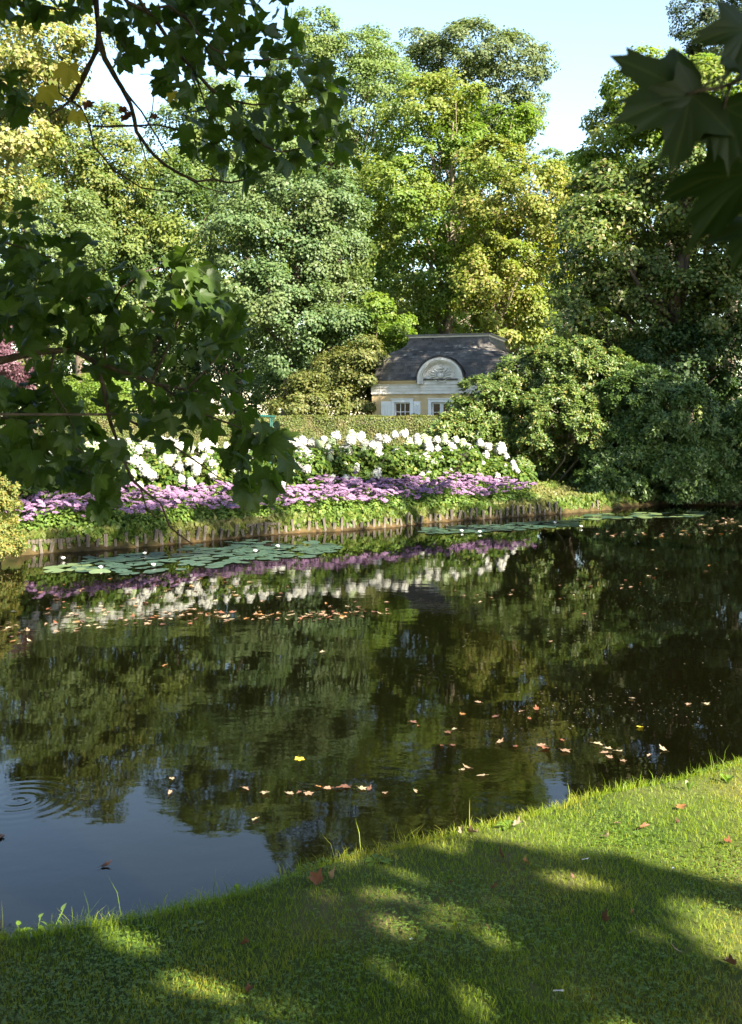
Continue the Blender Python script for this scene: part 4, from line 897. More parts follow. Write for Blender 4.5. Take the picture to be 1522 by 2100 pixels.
for (px, py, lb) in ((207, 1168, 'white water lily on the nearest pale pad at the left'), (130, 1149, 'white water lily near the left stakes'), (297, 1139, 'white water lily at the back of the left patch'), (315, 1163, 'white water lily at the front of the left patch'), (570, 1124, 'white water lily at the right end of the long patch of pads'), (524, 1134, 'white water lily among the pads below the hanging branch'), (984, 1094, 'white water lily at the front of the mid pond patch'), (947, 1092, 'white water lily at the left end of the mid pond patch'), (1138, 1075, 'white water lily at the back of the mid pond patch'), (1192, 1083, 'white water lily right of the mid pond patch')):
    g = G(px, py); th = thing('water_lily', lb, 'water lily', (g[0], g[1], 0.015), R.uniform(0, 6), 'white water lilies')
    for me in lpm: obj(me.name, me, None, th)

# ------------------------------------------------------------------ lobed leaves
HALF = {'sycamore': [(0, 1.0), (6, .86), (10, .88), (15, .74), (20, .74), (26, .60), (33, .68), (38, .74), (42, .82), (48, .92), (54, .80), (60, .78), (66, .64), (75, .5), (84, .5), (95, .52), (104, .56), (113, .46), (125, .42), (140, .36), (158, .26), (176, .12)],
        'maple': [(0, 1.0), (4, .80), (11, .74), (13, .84), (17, .68), (26, .54), (36, .64), (40, .80), (44, .76), (50, .92), (56, .78), (61, .78), (64, .64), (76, .50), (88, .52), (96, .58), (105, .64), (113, .52), (128, .42), (145, .3), (165, .2), (177, .1)]}
def lobed_leaf(kind, seed, droop=0.35, fold=0.2, curl=0.0, petiole=0.85, name='leaf'):
    r_ = np.random.default_rng(seed); h = HALF[kind]
    pts = [(a, r) for a, r in h] + [(360 - a, r) for a, r in reversed(h[1:])]
    n = len(pts); V = [(0, 0, 0)]; ve = [1.0]; ph = r_.uniform(0, 6.28); tw = r_.normal() * 0.25
    def bend(x, y):
        r2 = x * x + y * y
        z = -droop * r2 * (0.6 + 0.4 * y) + fold * abs(x) * (1 - 0.5 * abs(x)) + tw * x * y + 0.06 * math.sin(5 * math.atan2(x, y) + ph) * r2
        z += curl * r2 * (1 + 0.8 * math.sin(2 * math.atan2(x, y) + ph))
        return (x, y, z)
    vn = {0, 48, 50, 104, 105}
    for ring in (0.5, 1.0):
        for a, r in pts:
            rr_ = r * ring * (1 + r_.normal() * 0.025 * (ring == 1)); q = math.radians(a)
            V.append(bend(math.sin(q) * rr_, math.cos(q) * rr_)); aa = a if a <= 180 else 360 - a; ve.append(1.0 if aa in vn else 0.0)
    Fq = []
    for i in range(n):
        j = (i + 1) % n; Fq += [(0, 1 + j, 1 + i), (1 + i, 1 + j, 1 + n + j), (1 + i, 1 + n + j, 1 + n + i)]
    if petiole:
        o = len(V); w_ = 0.016
        for t_, z in ((0, 0.0), (0.5, 0.05), (1.0, 0.03)):
            for dx, dz in ((-w_, 0), (w_, 0), (0, w_ * 1.6)): V.append((dx + 0.06 * t_ * t_, -petiole * t_, z + dz)); ve.append(1.0)
        for k in range(2):
            for s_ in range(3):
                a, b = o + k * 3 + s_, o + k * 3 + (s_ + 1) % 3; Fq += [(a, b, b + 3), (a, b + 3, a + 3)]
    return np.array(V), np.array(Fq), np.array(ve)
LM['fg_leaf'] = leaf_mat('sycamore_leaf_blades', [(0.032, 0.066, 0.010), (0.048, 0.09, 0.013), (0.075, 0.12, 0.018)], trans=0.46, spec=0.3, rough=0.45, vein=(0.10, 0.14, 0.04), tcol=1.7)
LM['fg_yellow'] = leaf_mat('yellowed_leaf_blades', [(0.35, 0.27, 0.04), (0.42, 0.33, 0.07)], trans=0.5, vein=(0.4, 0.34, 0.1))
LM['fg_brown'] = leaf_mat('withered_leaf_blades', [(0.10, 0.035, 0.025), (0.16, 0.07, 0.04)], trans=0.3)
LM['fg_maple'] = leaf_mat('maple_leaf_blades', [(0.018, 0.034, 0.004), (0.026, 0.046, 0.006)], trans=0.22, spec=0.25, vein=(0.07, 0.09, 0.02), tcol=1.4)
def lmesh(v, f, ve, mat, name='leaf'):
    me = mesh_np(name, v, f, True, {'vein': ve}); me.materials.append(mat); return me
SLV = [lobed_leaf('sycamore', s_, droop=[.3, .6, .15, .8, .4, .5, .2, .7][s_], fold=[.25, .45, .35, .1, .2, .6, .5, .3][s_], curl=[0, .1, .25, 0, .15, 0, .3, .2][s_]) for s_ in range(8)]
SL = [lmesh(*q, LM['fg_leaf']) for q in SLV]; SLY = lmesh(*SLV[1], LM['fg_yellow']); SLB = lmesh(*lobed_leaf('sycamore', 8, droop=.2, curl=0.9), LM['fg_brown'])

def in_poly(px, py, poly):
    c = False; n = len(poly)
    for i in range(n):
        x1, y1 = poly[i]; x2, y2 = poly[(i + 1) % n]
        if (y1 > py) != (y2 > py) and px < (x2 - x1) * (py - y1) / (y2 - y1) + x1: c = not c
    return c

# the near sycamore: trunk left of the view, its boughs hang in from the top and the left
syc = thing('sycamore_tree', 'near sycamore whose dark leafy boughs hang in from the top left and the left edge', 'tree', (-5.4, 2.4, 0.3))
so = np.array([-5.4, 2.4, 0.3])
mb = MB(); mb.tube([(0, 0, -0.2), (0.05, 0, 1.5), (0.02, 0.1, 3.5), (0.2, 0.1, 6.0), (0.3, 0.2, 9)], [0.42, 0.33, 0.29, 0.23, 0.12], 10)
obj('trunk', mb.mesh('trunk', True), M['bark'], syc)
BR = [  # (distance, [(px, py)...], radius at start, at end, in photo pixels)
 (4.6, [(190, -60), (196, 0), (203, 60), (200, 100), (180, 140), (158, 185), (145, 205)], 7.5, 5.0),
 (4.6, [(145, 205), (165, 220), (183, 255), (193, 300), (235, 350), (290, 385), (325, 390), (362, 395)], 3.0, 1.0),
 (4.6, [(148, 203), (125, 222), (110, 230), (102, 236), (104, 252)], 3.0, 1.0), (4.6, [(145, 207), (122, 190), (120, 170)], 2.6, 1.0),
 (4.55, [(190, 258), (212, 260), (245, 258), (275, 258), (320, 256), (352, 262), (385, 275), (412, 287), (440, 299)], 2.6, 1.2),
 (4.5, [(202, 70), (215, 120), (232, 150), (250, 180), (268, 215), (276, 245), (280, 270), (308, 310), (338, 338), (370, 357), (405, 372), (440, 368), (470, 375), (505, 368), (518, 360)], 5.5, 1.5),
 (4.5, [(252, 182), (270, 205), (290, 228), (310, 262), (322, 280), (335, 305), (350, 325)], 2.4, 1.0), (4.5, [(276, 258), (300, 262), (312, 230), (316, 195)], 1.8, 0.8),
 (4.5, [(280, 270), (292, 300), (300, 330), (335, 362)], 2.0, 0.8), (4.5, [(385, 365), (420, 385), (470, 398)], 2.0, 0.7),
 (4.4, [(225, -40), (262, 5), (310, 28), (338, 70), (360, 105), (395, 140), (430, 180), (458, 203), (485, 232), (502, 265), (535, 296), (572, 312), (625, 303), (655, 288)], 5.0, 1.3),
 (4.3, [(250, -50), (300, 20), (345, 12), (385, 40), (410, 75), (440, 102), (490, 122), (560, 123), (612, 118)], 4.5, 1.2), (4.35, [(410, 75), (440, 130), (480, 155), (560, 160)], 2.2, 1.0),
 (4.4, [(395, 140), (420, 210), (450, 280), (470, 310)], 2.0, 0.9), (4.4, [(458, 203), (520, 215), (600, 210), (650, 200)], 2.2, 0.9),
 (4.2, [(-90, 770), (-20, 745), (40, 730), (80, 722), (150, 716), (190, 740), (255, 764), (330, 790), (390, 800), (455, 812)], 9.0, 2.2),
 (4.2, [(192, 740), (212, 790), (225, 860), (240, 905), (252, 940), (272, 985), (300, 1010), (330, 1032), (348, 1080), (372, 1100), (395, 1116)], 4.8, 1.0),
 (4.2, [(288, 1000), (300, 1040), (318, 1060), (336, 1056)], 1.9, 0.8), (4.2, [(215, 750), (216, 700), (222, 640), (250, 590), (300, 556), (345, 545)], 3.2, 1.0),
 (4.15, [(310, 785), (348, 705), (372, 640), (370, 600), (378, 560)], 3.0, 1.2), (4.1, [(335, 795), (420, 850), (480, 872), (540, 900)], 2.8, 1.0),
 (4.15, [(240, 850), (300, 880), (380, 930), (450, 980), (500, 1000)], 2.6, 1.0), (4.3, [(-60, 640), (20, 612), (80, 590), (150, 600), (200, 620)], 3.2, 1.0),
 (4.3, [(-60, 480), (20, 500), (80, 520), (150, 545)], 3.0, 1.0), (4.1, [(380, 800), (440, 740), (470, 690), (480, 660)], 2.4, 1.0), (4.25, [(-60, 850), (40, 860), (110, 880), (170, 930), (195, 1010)], 3.5, 1.0),
 (4.4, [(-60, 140), (0, 170), (40, 190)], 3.0, 1.0), (4.6, [(-60, -10), (60, 15), (150, 20)], 3.0, 1.0), (4.2, [(110, 725), (100, 790), (140, 850), (150, 880)], 2.6, 1.0)]
BPT = []
for k, (d, pl, r0, r1) in enumerate(BR):
    pts = [P(x, y, d + 0.06 * math.sin(i * 1.3 + k)) - so for i, (x, y) in enumerate(pl)]
    rad = [(r0 + (r1 - r0) * i / (len(pl) - 1)) * d / F * R.uniform(0.85, 1.2) for i in range(len(pl))]
    mb = MB(); mb.tube(pts, rad, 7); obj('branch', mb.mesh('branch', True), M['twig'], syc)
    for a, b in zip(pts[:-1], pts[1:]):
        for t_ in np.linspace(0, 1, max(2, int(np.linalg.norm(b - a) / 0.05))): BPT.append(a * (1 - t_) + b * t_)
for k in (0, 10, 11, 15, 21, 22, 25, 26, 27):     # limbs that carry those branches back to the trunk
    d, pl, r0, r1 = BR[k]; e = P(*pl[0], d) - so; h_ = np.array([0.08, 0.05, min(max(e[2] - 0.6, 1.5), 6.0)])
    mb = MB(); rr_ = r0 * d / F; mb.tube([h_, h_ * 0.55 + e * 0.45 + [0, 0, 0.25], h_ * 0.2 + e * 0.8 + [0, 0, 0.12], e], [rr_ * 3.2, rr_ * 2.2, rr_ * 1.4, rr_], 7); obj('limb', mb.mesh('limb', True), M['bark'], syc)
BPT = np.array(BPT)
TOPP = [(215, 0), (590, -20), (597, 65), (640, 85), (690, 140), (712, 195), (705, 240), (735, 340), (690, 330), (640, 345), (590, 350), (550, 345), (530, 385), (490, 370), (430, 352), (385, 335), (380, 290), (395, 240), (350, 215), (330, 190), (290, 160), (240, 130), (215, 60)]
TOPL = [(-20, -20), (185, -20), (180, 30), (120, 40), (60, 52), (-20, 45)]
TOPM = [(-20, 130), (40, 140), (55, 180), (72, 210), (60, 250), (30, 275), (-20, 250)]
LFT = [(-20, 450), (55, 425), (110, 450), (180, 500), (215, 545), (240, 535), (330, 570), (370, 505), (410, 520), (440, 560), (475, 600), (525, 660), (505, 720), (520, 770), (515, 830), (560, 870), (590, 890), (600, 950), (575, 990), (550, 1050), (500, 1030), (480, 960), (420, 930), (370, 930), (300, 965), (255, 1000), (225, 1060), (190, 1075), (160, 1000), (60, 1000), (-20, 960)]
HOLES = [(15, 735, 48), (185, 800, 38), (215, 890, 40), (175, 865, 24), (300, 940, 44), (420, 925, 24), (95, 720, 20), (250, 680, 16), (50, 600, 18), (440, 870, 14), (35, 560, 12), (330, 700, 15), (160, 640, 14), (270, 620, 12), (400, 760, 12)]
leafspec = []
def fill(poly, n, d0, d1, s0, s1, holes=()):
    xs = [p_[0] for p_ in poly]; ys = [p_[1] for p_ in poly]; k = 0
    while k < n:
        px, py = R.uniform(min(xs), max(xs)), R.uniform(min(ys), max(ys))
        if not in_poly(px, py, poly) or any((px - a) ** 2 + (py - b) ** 2 < c * c for a, b, c in holes): continue
        leafspec.append((px, py, R.uniform(d0, d1), R.uniform(s0, s1))); k += 1
fill(TOPP, 290, 4.2, 4.9, 0.055, 0.085); fill(TOPL, 34, 4.4, 5, 0.06, 0.085); fill(TOPM, 26, 4.2, 4.7, 0.055, 0.08)
fill(LFT, 520, 3.9, 4.7, 0.05, 0.088, HOLES); fill([(-20, 620), (200, 560), (230, 700), (80, 690), (-20, 690)], 45, 4.4, 5.4, 0.06, 0.085); fill([(-20, 790), (150, 800), (230, 930), (200, 1000), (60, 1000), (-20, 960)], 130, 4.3, 5.6, 0.06, 0.09)
fill([(360, 520), (410, 530), (470, 600), (470, 660), (350, 640), (320, 590)], 16, 4.0, 4.3, 0.065, 0.085); fill([(470, 900), (590, 890), (600, 960), (545, 1050), (490, 1040)], 22, 3.9, 4.3, 0.065, 0.09)
leafspec.sort(key=lambda q: -q[3] / q[2])
stuffV = []
def leaf_matrix(p_, Tt, Nn, s_):
    Tt = nrm(Tt[None])[0]; Nn = Nn - Tt * (Nn @ Tt); Nn = nrm(Nn[None])[0]; Xx = np.cross(Tt, Nn)
    return np.column_stack([Xx, Tt, Nn]) * s_, p_
def place_leaf(parent, me, Mx, p_):
    o = obj('leaf', me, None, parent)
    o.matrix_local = Matrix([[*Mx[0], p_[0]], [*Mx[1], p_[1]], [*Mx[2], p_[2]], [0, 0, 0, 1]]); return o
vs_, fs_, vv_, off_ = [], [], [], 0
for k, (px, py, d, s_) in enumerate(leafspec):
    p_ = P(px, py, d) - so; dd = p_ - BPT; j = int(np.argmin(np.sum(dd * dd, 1))); away = nrm(dd[j][None])[0]
    Tt = away * 0.9 + np.array([0.2, -0.1, -0.6]) + R.normal(size=3) * 0.55
    Nn = np.array([0.1, -0.55, 0.6]) + R.normal(size=3) * 0.6
    Mx, p2 = leaf_matrix(p_ - nrm(Tt[None])[0] * s_ * 0.4, Tt, Nn, s_)
    if k < 295: place_leaf(syc, SL[k % 8], Mx, p2)
    else:
        v, f, ve = SLV[k % 8]; vs_.append(v @ Mx.T + p2); fs_.append(f + off_); vv_.append(ve); off_ += len(v)
for (px, py, s_) in ((140, 140, .09), (98, 185, .085), (158, 232, .06), (355, 190, .05)):
    Mx, p2 = leaf_matrix(P(px, py, 4.5) - so, np.array([-0.1, -0.1, -1]) + R.normal(size=3) * .3, np.array([.1, -1, .3]), s_); o = place_leaf(syc, SLY, Mx, p2); o['label'] = 'yellowed leaf'
for (px, py, s_) in ((252, 222, .032), (262, 232, .03), (255, 240, .034), (178, 212, .04), (316, 236, .025)):
    Mx, p2 = leaf_matrix(P(px, py, 4.5) - so, np.array([0.1, 0, -1]) + R.normal(size=3) * .2, np.array([.4, -1, .1]), s_); o = place_leaf(syc, SLB, Mx, p2); o['label'] = 'withered brown leaf'
me = mesh_np('foliage', np.concatenate(vs_), np.concatenate(fs_), True, {'vein': np.concatenate(vv_)}); o = obj('foliage', me, LM['fg_leaf'], syc); o['kind'] = 'stuff'
# unseen crown, spread overhead and behind the view to block sky light
GAPS = [(P(395, 585, 4.1), .2), (P(350, 600, 4.1), .14), (P(475, 650, 4.1), .1), (P(110, 600, 4.3), .08), (P(500, 710, 4.1), .1), (P(250, 560, 4.2), .07), (P(560, 905, 4.0), .06), (P(660, 250, 4.4), .09), (P(500, 330, 4.4), .06)]
GAPS += [(G(px, py, 0.33), r) for px, py, r in ((1450, 1640, .6), (1250, 1665, .42), (1130, 1690, .2), (1040, 1690, .16), (930, 1730, .08), (1450, 1745, .26), (1380, 1755, .12), (1500, 1890, .17), (1475, 1930, .13), (1150, 1798, .08), (1220, 1812, .09), (290, 1925, .1), (240, 1908, .08), (410, 2030, .1), (350, 2035, .08), (470, 2018, .07), (760, 2085, .16), (900, 2070, .17), (1010, 2085, .13), (640, 2098, .13), (1120, 2095, .12), (860, 1850, .07), (810, 1905, .09), (900, 1895, .06), (1010, 1930, .07), (1330, 1920, .06))]
cl = [((-1.0, -0.5, 8.0), (2.6, 2.4, 1.7)), ((0.5, 0.6, 10), (2.8, 2.6, 2)), ((-2.6, 0.2, 6.5), (2.0, 2.2, 1.6)), ((1.8, -1.6, 8.6), (2.0, 2.0, 1.4)), ((-3.2, 3.5, 7.5), (2.4, 2.4, 1.5)), ((-0.6, 3.2, 7.6), (2.0, 2.0, 1.1)), ((-4.6, 5.0, 6.8), (2.0, 2.2, 2.0)), ((-4.2, 2.0, 5.2), (1.4, 1.6, 1.2)), ((-2.0, 5.2, 9.0), (2.4, 2.0, 1.4)), ((-6.0, 4.0, 4.5), (1.4, 1.6, 1.6)), ((-2.5, -3.5, 8), (2.4, 2.4, 1.4)), ((1.4, -4.5, 9.5), (2.6, 2.4, 1.4)), ((2.2, 2.6, 9.6), (2.0, 1.8, 1.0)), ((0.6, 5.4, 9.6), (1.8, 1.5, 1.0)), ((-1.8, 1.4, 5.6), (1.3, 1.2, .7)), ((0.2, 2.6, 6.2), (1.2, 1.1, .6)), ((-3.4, 6.6, 8.4), (1.8, 1.6, 1.2)), ((-2.2, 3.2, 5.4), (1.0, 1.0, .6)), ((-4, -4, 5.5), (3, 2.5, 2.8)), ((-7.5, 0, 5), (2, 3, 3.2)), ((-1, -6.5, 6), (3, 2, 3)), ((2.5, -7, 7), (3, 2, 3)), ((-9.5, 5, 5), (1.5, 3, 3.5)), ((-1.3, 1.0, 6.8), (1.9, 1.6, .8))]
cl = [(np.array(c) - so, np.array(r)) for c, r in cl]
o = obj('crown', crown_mesh('crown', cl, 62000, 0.21, 0.5, low=-1, back=1, gaps=[(q - so, r) for q, r in GAPS]), LM['deep'], syc); o['kind'] = 'stuff'

# the near maple: it stands behind the viewpoint on the right and shades the lawn; one twig hangs in at the top right
map_ = thing('maple_tree', 'near maple with a twig of long pointed leaves hanging in at the top right corner', 'tree', (5.2, -2.4, 0.35)); mo = np.array([5.2, -2.4, 0.35])
mb = MB(); mb.tube([(0, 0, -0.2), (0.03, 0, 1.6), (0.1, 0.05, 4), (0.25, 0, 7.5), (0.2, 0, 10)], [0.3, 0.24, 0.2, 0.14, 0.05], 10); obj('trunk', mb.mesh('trunk', True), M['bark'], map_)
tw = [P(1700, 60, 1.36), P(1560, 140, 1.34), P(1500, 172, 1.32), P(1470, 182, 1.31), P(1440, 184, 1.3), P(1412, 192, 1.3)]
mb = MB(); mb.tube([np.array([0.1, 0, 4.2]), tw[0] * 0.4 + np.array([5.2, -2.4, 5.2]) * 0.6 - mo, tw[0] * 0.8 + np.array([5.2, -2.4, 4.4]) * 0.2 - mo] + [q - mo for q in tw], [0.05, 0.03, 0.014, 0.006, 0.004, 0.003, 0.0026, 0.0022, 0.0018], 7); obj('twig', mb.mesh('twig', True), M['twig'], map_)
mb = MB(); mb.tube([tw[2] - mo, P(1490, 200, 1.3) - mo, P(1485, 225, 1.3) - mo], [0.0026, 0.002, 0.0015], 6); mb.tube([tw[1] - mo, P(1540, 260, 1.3) - mo, P(1545, 370, 1.3) - mo], [0.0026, 0.002, 0.0015], 6); obj('twig', mb.mesh('twig', True), M['twig'], map_)
MLV = [lobed_leaf('maple', 30 + i, droop=[.15, .25, .4, .3, .3][i], fold=[.12, .15, .3, .25, .2][i], petiole=0.5) for i in range(5)]
for (bx, by, tx, ty, s_, nv, vi) in ((1415, 192, 1205, 262, .126, (0.1, -1, .35), 0), (1430, 200, 1330, 330, .085, (.3, -1, .1), 4), (1487, 222, 1500, 352, .095, (-.2, -1, .2), 1), (1545, 355, 1400, 480, .14, (-.35, -.75, .45), 4), (1530, 60, 1494, 175, .085, (.2, -1, .1), 4), (1560, 470, 1490, 540, .085, (-.3, -.6, .5), 1), (1540, 120, 1530, 210, .06, (.2, -1, .3), 0)):
    s_ *= 0.97
    b, t_ = P(bx, by, 1.31), P(tx, ty, 1.27); Mx, p2 = leaf_matrix(b - mo, t_ - b, np.array(nv, float), s_)
    place_leaf(map_, lmesh(*MLV[vi], LM['fg_maple']), Mx, p2)
def lw(px, py, rx, ry, t_, z=0.33):
    """leaf pad over the shaded patch of lawn around (px, py)"""
    g = G(px, py, z); s_ = g[1] / F; return (g + S * t_ - mo, np.array([max(rx * s_ * 0.66, 0.12), max(ry * s_ * 0.95, 0.12), 0.14]))
pads_ = [lw(250, 2000, 220, 55, 10.4), lw(150, 1905, 260, 40, 10.6), lw(500, 1990, 150, 35, 10), lw(120, 2070, 200, 40, 9.6), lw(120, 1960, 300, 60, 10), lw(60, 2060, 300, 40, 11), lw(420, 1925, 130, 40, 9.5), lw(560, 1880, 170, 40, 10), lw(640, 1960, 200, 50, 11), lw(800, 1930, 130, 40, 10), lw(700, 1800, 220, 45, 10.5), lw(900, 1755, 190, 40, 11), lw(1060, 1755, 110, 26, 10), lw(1180, 1850, 130, 20, 10.5), lw(1300, 1795, 190, 18, 11), lw(1430, 1805, 100, 16, 11),
         lw(1090, 1900, 180, 40, 10), lw(1260, 1915, 150, 35, 11), lw(950, 1980, 130, 30, 10), lw(1300, 2010, 130, 30, 10.5), lw(1460, 2040, 130, 50, 10)]
# and the pads that keep the hanging sycamore boughs in shade
for (px, py, d, rx, t_) in ((60, 560, 4.3, .5, 7), (140, 620, 4.3, .36, 7.5), (310, 770, 4.3, .25, 8), (120, 760, 4.3, .5, 7), (60, 900, 4.3, .5, 7.5), (250, 820, 4.3, .42, 8), (440, 780, 4.2, .22, 7), (520, 860, 4.2, .34, 8), (500, 980, 4.1, .34, 7), (380, 900, 4.2, .4, 7.5), (300, 60, 4.6, .5, 6), (450, 60, 4.5, .5, 6.5), (560, 120, 4.4, .45, 6), (450, 200, 4.5, .45, 6.5), (600, 250, 4.4, .4, 6), (500, 320, 4.4, .4, 6.5), (180, 120, 4.6, .4, 6), (300, 300, 4.5, .35, 6.5), (660, 300, 4.4, .35, 6), (20, 200, 4.4, .3, 6)):
    pads_.append((P(px, py, d) + S * t_ - mo, np.array([rx, rx, 0.3])))
for (px, py, t_, r_) in ((1330, 250, 4.2, .3), (1470, 300, 4.6, .3), (1460, 430, 4.4, .3), (1510, 120, 4.8, .28), (1400, 180, 4.0, .26)):
    pads_.append((P(px, py, 1.3) + S * t_ - mo, np.array([r_, r_, 0.22])))
for t_ in (1.5, 2.4):
    for (px, py) in ((1300, 240), (1420, 200), (1480, 300), (1460, 430), (1520, 120), (1380, 300)):
        pads_.append((P(px, py, 1.3) + S * t_ - mo, np.array([0.2, 0.2, 0.14])))
for c in ((0.7, 1.3, 4.3), (1.2, 0.6, 4.6), (0.2, 1.6, 5.0), (1.4, 1.8, 5.2), (0.3, 0.3, 4.6)):
    pads_.append((np.array(c) - mo, np.array([0.55, 0.5, 0.25])))
o = obj('crown', crown_mesh('crown', pads_, 28000, 0.13, 0.22, dens=7, low=-1, back=1, fill=0.3, gaps=[(q - mo, r) for q, r in GAPS]), LM['deep'], map_); o['kind'] = 'stuff'  # unseen crown of leaf pads, added up-sun to block the light
mb = MB()
for (c, r) in pads_:
    h_ = np.array([0.15, 0.02, max(3.0, min(9, c[2] - 1.0))]); mb.tube([h_, (h_ + c) / 2 + [0, 0, 0.2], c], [0.05, 0.03, 0.012], 5)
obj('limb', mb.mesh('limb', True), M['bark'], map_)

# ------------------------------------------------------------------ lawn on the near bank
LM['grass'] = leaf_mat('grass_blades', [(0.06, 0.105, 0.005), (0.10, 0.155, 0.008), (0.155, 0.19, 0.014), (0.2, 0.19, 0.035)], [0, 0.5, 0.93, 1], trans=0.4, K=1.12, patch=[(0.13, 0.165, 0.01), (0.18, 0.18, 0.02), (0.23, 0.19, 0.045)], patch_scale=0.9, rough=0.5)
LM['clover'] = leaf_mat('clover_leaves', [(0.05, 0.10, 0.012), (0.08, 0.14, 0.016), (0.13, 0.18, 0.024)], trans=0.35, spec=0.25, rough=0.45, K=1.0)
def blades(x, y, hgt, wdt, lean, lean_dir=None):
    n = len(x); z = ground_z(x, y); q = R.uniform(0, 2 * PI, n); ld = R.uniform(0, 2 * PI, n) if lean_dir is None else lean_dir
    b = np.stack([x, y, z - 0.005], 1); wv2 = np.stack([np.cos(q), np.sin(q), 0 * q], 1) * (wdt / 2)[:, None]; L_ = np.stack([np.cos(ld), np.sin(ld), 0 * q], 1) * (hgt * lean)[:, None]
    m_ = b + L_ * 0.35 + np.array([0, 0, 1]) * (hgt * 0.6)[:, None]; t_ = b + L_ + np.array([0, 0, 1]) * (hgt * (1 - 0.25 * lean))[:, None]
    V = np.stack([b - wv2, b + wv2, m_ - wv2 * 0.75, m_ + wv2 * 0.75, t_], 1).reshape(-1, 3); o = np.arange(n)[:, None] * 5
    return V, np.concatenate([o + [0, 1, 3], o + [0, 3, 2], o + [2, 3, 4]])
def near_pts(n, y0=2.9, y1=8.6, margin=1.6):
    y = y0 + (y1 - y0) * R.random(n) ** 1.25; x = R.uniform(-1, 1, n) * (0.37 * y + margin); sd_ = pond_sd(x, y); k = (sd_ > 0.01) & ((np.abs(x) < 0.37 * y + 0.4) | (R.random(n) < 0.5)); return x[k], y[k], sd_[k]
cl_n = lambda x, y: np.sin(x * 2.3 + 0.7) * np.sin(y * 3.1 + x) + 0.5 * np.sin(x * 5.1 - y * 4.3) + 0.35 * np.sin(x * 0.9 + y * 0.6)
x, y, sdv = near_pts(300000)
dens = np.clip(1.15 - 0.5 * sstep(0.2, 0.9, cl_n(x, y)) - 0.5 * sstep(0.5, 1.2, np.sin(x * 3.7 + 2) + np.sin(y * 2.9 + x * 1.3)), 0, 1); k = R.random(len(x)) < dens; x, y, sdv = x[k], y[k], sdv[k]
hg = R.uniform(0.018, 0.042, len(x)) * (1 + 0.9 * (1 - sstep(0.05, 0.5, sdv)))
V1, F1 = blades(x, y, hg, R.uniform(0.0018, 0.0035, len(x)), R.uniform(0.2, 1.0, len(x)))
x, y, sdv = near_pts(84000); k = (sdv < 0.30) & (R.random(len(x)) < 0.55 + 0.35 * np.sin(x * 4 + 1) * np.sin(x * 9)); x, y, sdv = x[k], y[k], sdv[k]
hg = R.uniform(0.04, 0.115, len(x)) * (1.25 - sdv * 1.6); k2 = R.random(len(x)) < 0.045; hg[k2] *= 2.1
V2, F2 = blades(x, y, hg, R.uniform(0.0025, 0.005, len(x)), R.uniform(0.1, 1.0, len(x)), R.normal(PI / 2, 1.1, len(x)))
V, Fq = join([(V1, F1), (V2, F2)])
tag(obj('lawn_grass', mesh_np('lawn_grass', V, Fq), LM['grass']), 'short mown grass with longer blades along the water edge', 'grass', kind='stuff')
x, y, sdv = near_pts(84000); k = (cl_n(x, y) + 0.25 * x - 0.1 * y > 0.0 + R.normal(size=len(x)) * 0.3) | (R.random(len(x)) < 0.04); x, y = x[k], y[k]
z = ground_z(x, y) + R.uniform(0.012, 0.038, len(x)); c = np.stack([x, y, z], 1); Vs = []
for j in range(3):
    q = R.uniform(0, 6.28, len(x)) * 0 + j * 2.094 + np.arange(len(x)) * 1.7; e = np.stack([np.cos(q), np.sin(q), 0 * q], 1); sz = R.uniform(0.005, 0.011, len(x))[:, None]
    up = np.array([0, 0, 1.0]) + R.normal(size=c.shape) * 0.25; b = np.cross(up, e)
    Vs.append(np.stack([c, c + e * sz * 0.6 + b * sz * 0.5 + up * sz * 0.12, c + e * sz * 1.15, c + e * sz * 0.6 - b * sz * 0.5 + up * sz * 0.12], 1).reshape(-1, 3))
V = np.concatenate(Vs); tag(obj('clover', mesh_np('clover', V, np.arange(len(V)).reshape(-1, 4)), LM['clover']), 'patches of small clover leaves among the lawn grass', 'clover', kind='stuff')

# weeds standing on the edge
def rosette_weed(name, label, px, py, z, n, l, wd, up, mat, cat='weed'):
    g = G(px, py, z); g[2] = float(ground_z(g[0], g[1])); th = thing(name, label, cat, tuple(g))
    for k in range(n):
        q = 2 * PI * k / n + R.normal() * 0.25; e = up + R.normal() * 0.15; ln = l * R.uniform(0.7, 1.1); V, Fq = [], []
        for i, (t_, w_) in enumerate(((0, .12), (.25, .22), (.5, .8), (.75, 1.0), (.93, .55), (1.0, .05))):
            r_, zz_ = ln * t_ * math.cos(e), ln * t_ * math.sin(e) - 0.4 * ln * t_ * t_ * math.cos(e)
            for s2 in (-1, 0, 1): V.append((math.cos(q) * r_ - math.sin(q) * s2 * wd * w_, math.sin(q) * r_ + math.cos(q) * s2 * wd * w_, zz_ + abs(s2) * wd * w_ * 0.35))
        for i in range(5):
            for s2 in range(2): a = i * 3 + s2; Fq.append((a, a + 1, a + 4, a + 3))
        obj('leaf', mesh_np('leaf', np.array(V), np.array(Fq), True), mat, th)
rosette_weed('dock_plant', 'single upright dock leaf above the grass edge left of centre', 489, 1825, 0.3, 3, 0.075, 0.014, 1.15, LM['clover'])
rosette_weed('dock_plant', 'broad leaved dock at the right end of the grass edge', 1493, 1592, 0.33, 5, 0.10, 0.016, 0.9, LM['clover'])
rosette_weed('dock_plant', 'slim dock standing on the sunlit edge left of the right hand dock', 1412, 1612, 0.33, 4, 0.10, 0.011, 1.2, LM['clover'])
rosette_weed('plantain', 'plantain rosette in the shaded grass edge above the middle', 770, 1760, 0.31, 7, 0.09, 0.016, 0.5, LM['clover'])
rosette_weed('plantain', 'sunlit plantain rosette on the edge in the middle of the bank', 1045, 1690, 0.31, 7, 0.09, 0.014, 0.6, LM['clover'])
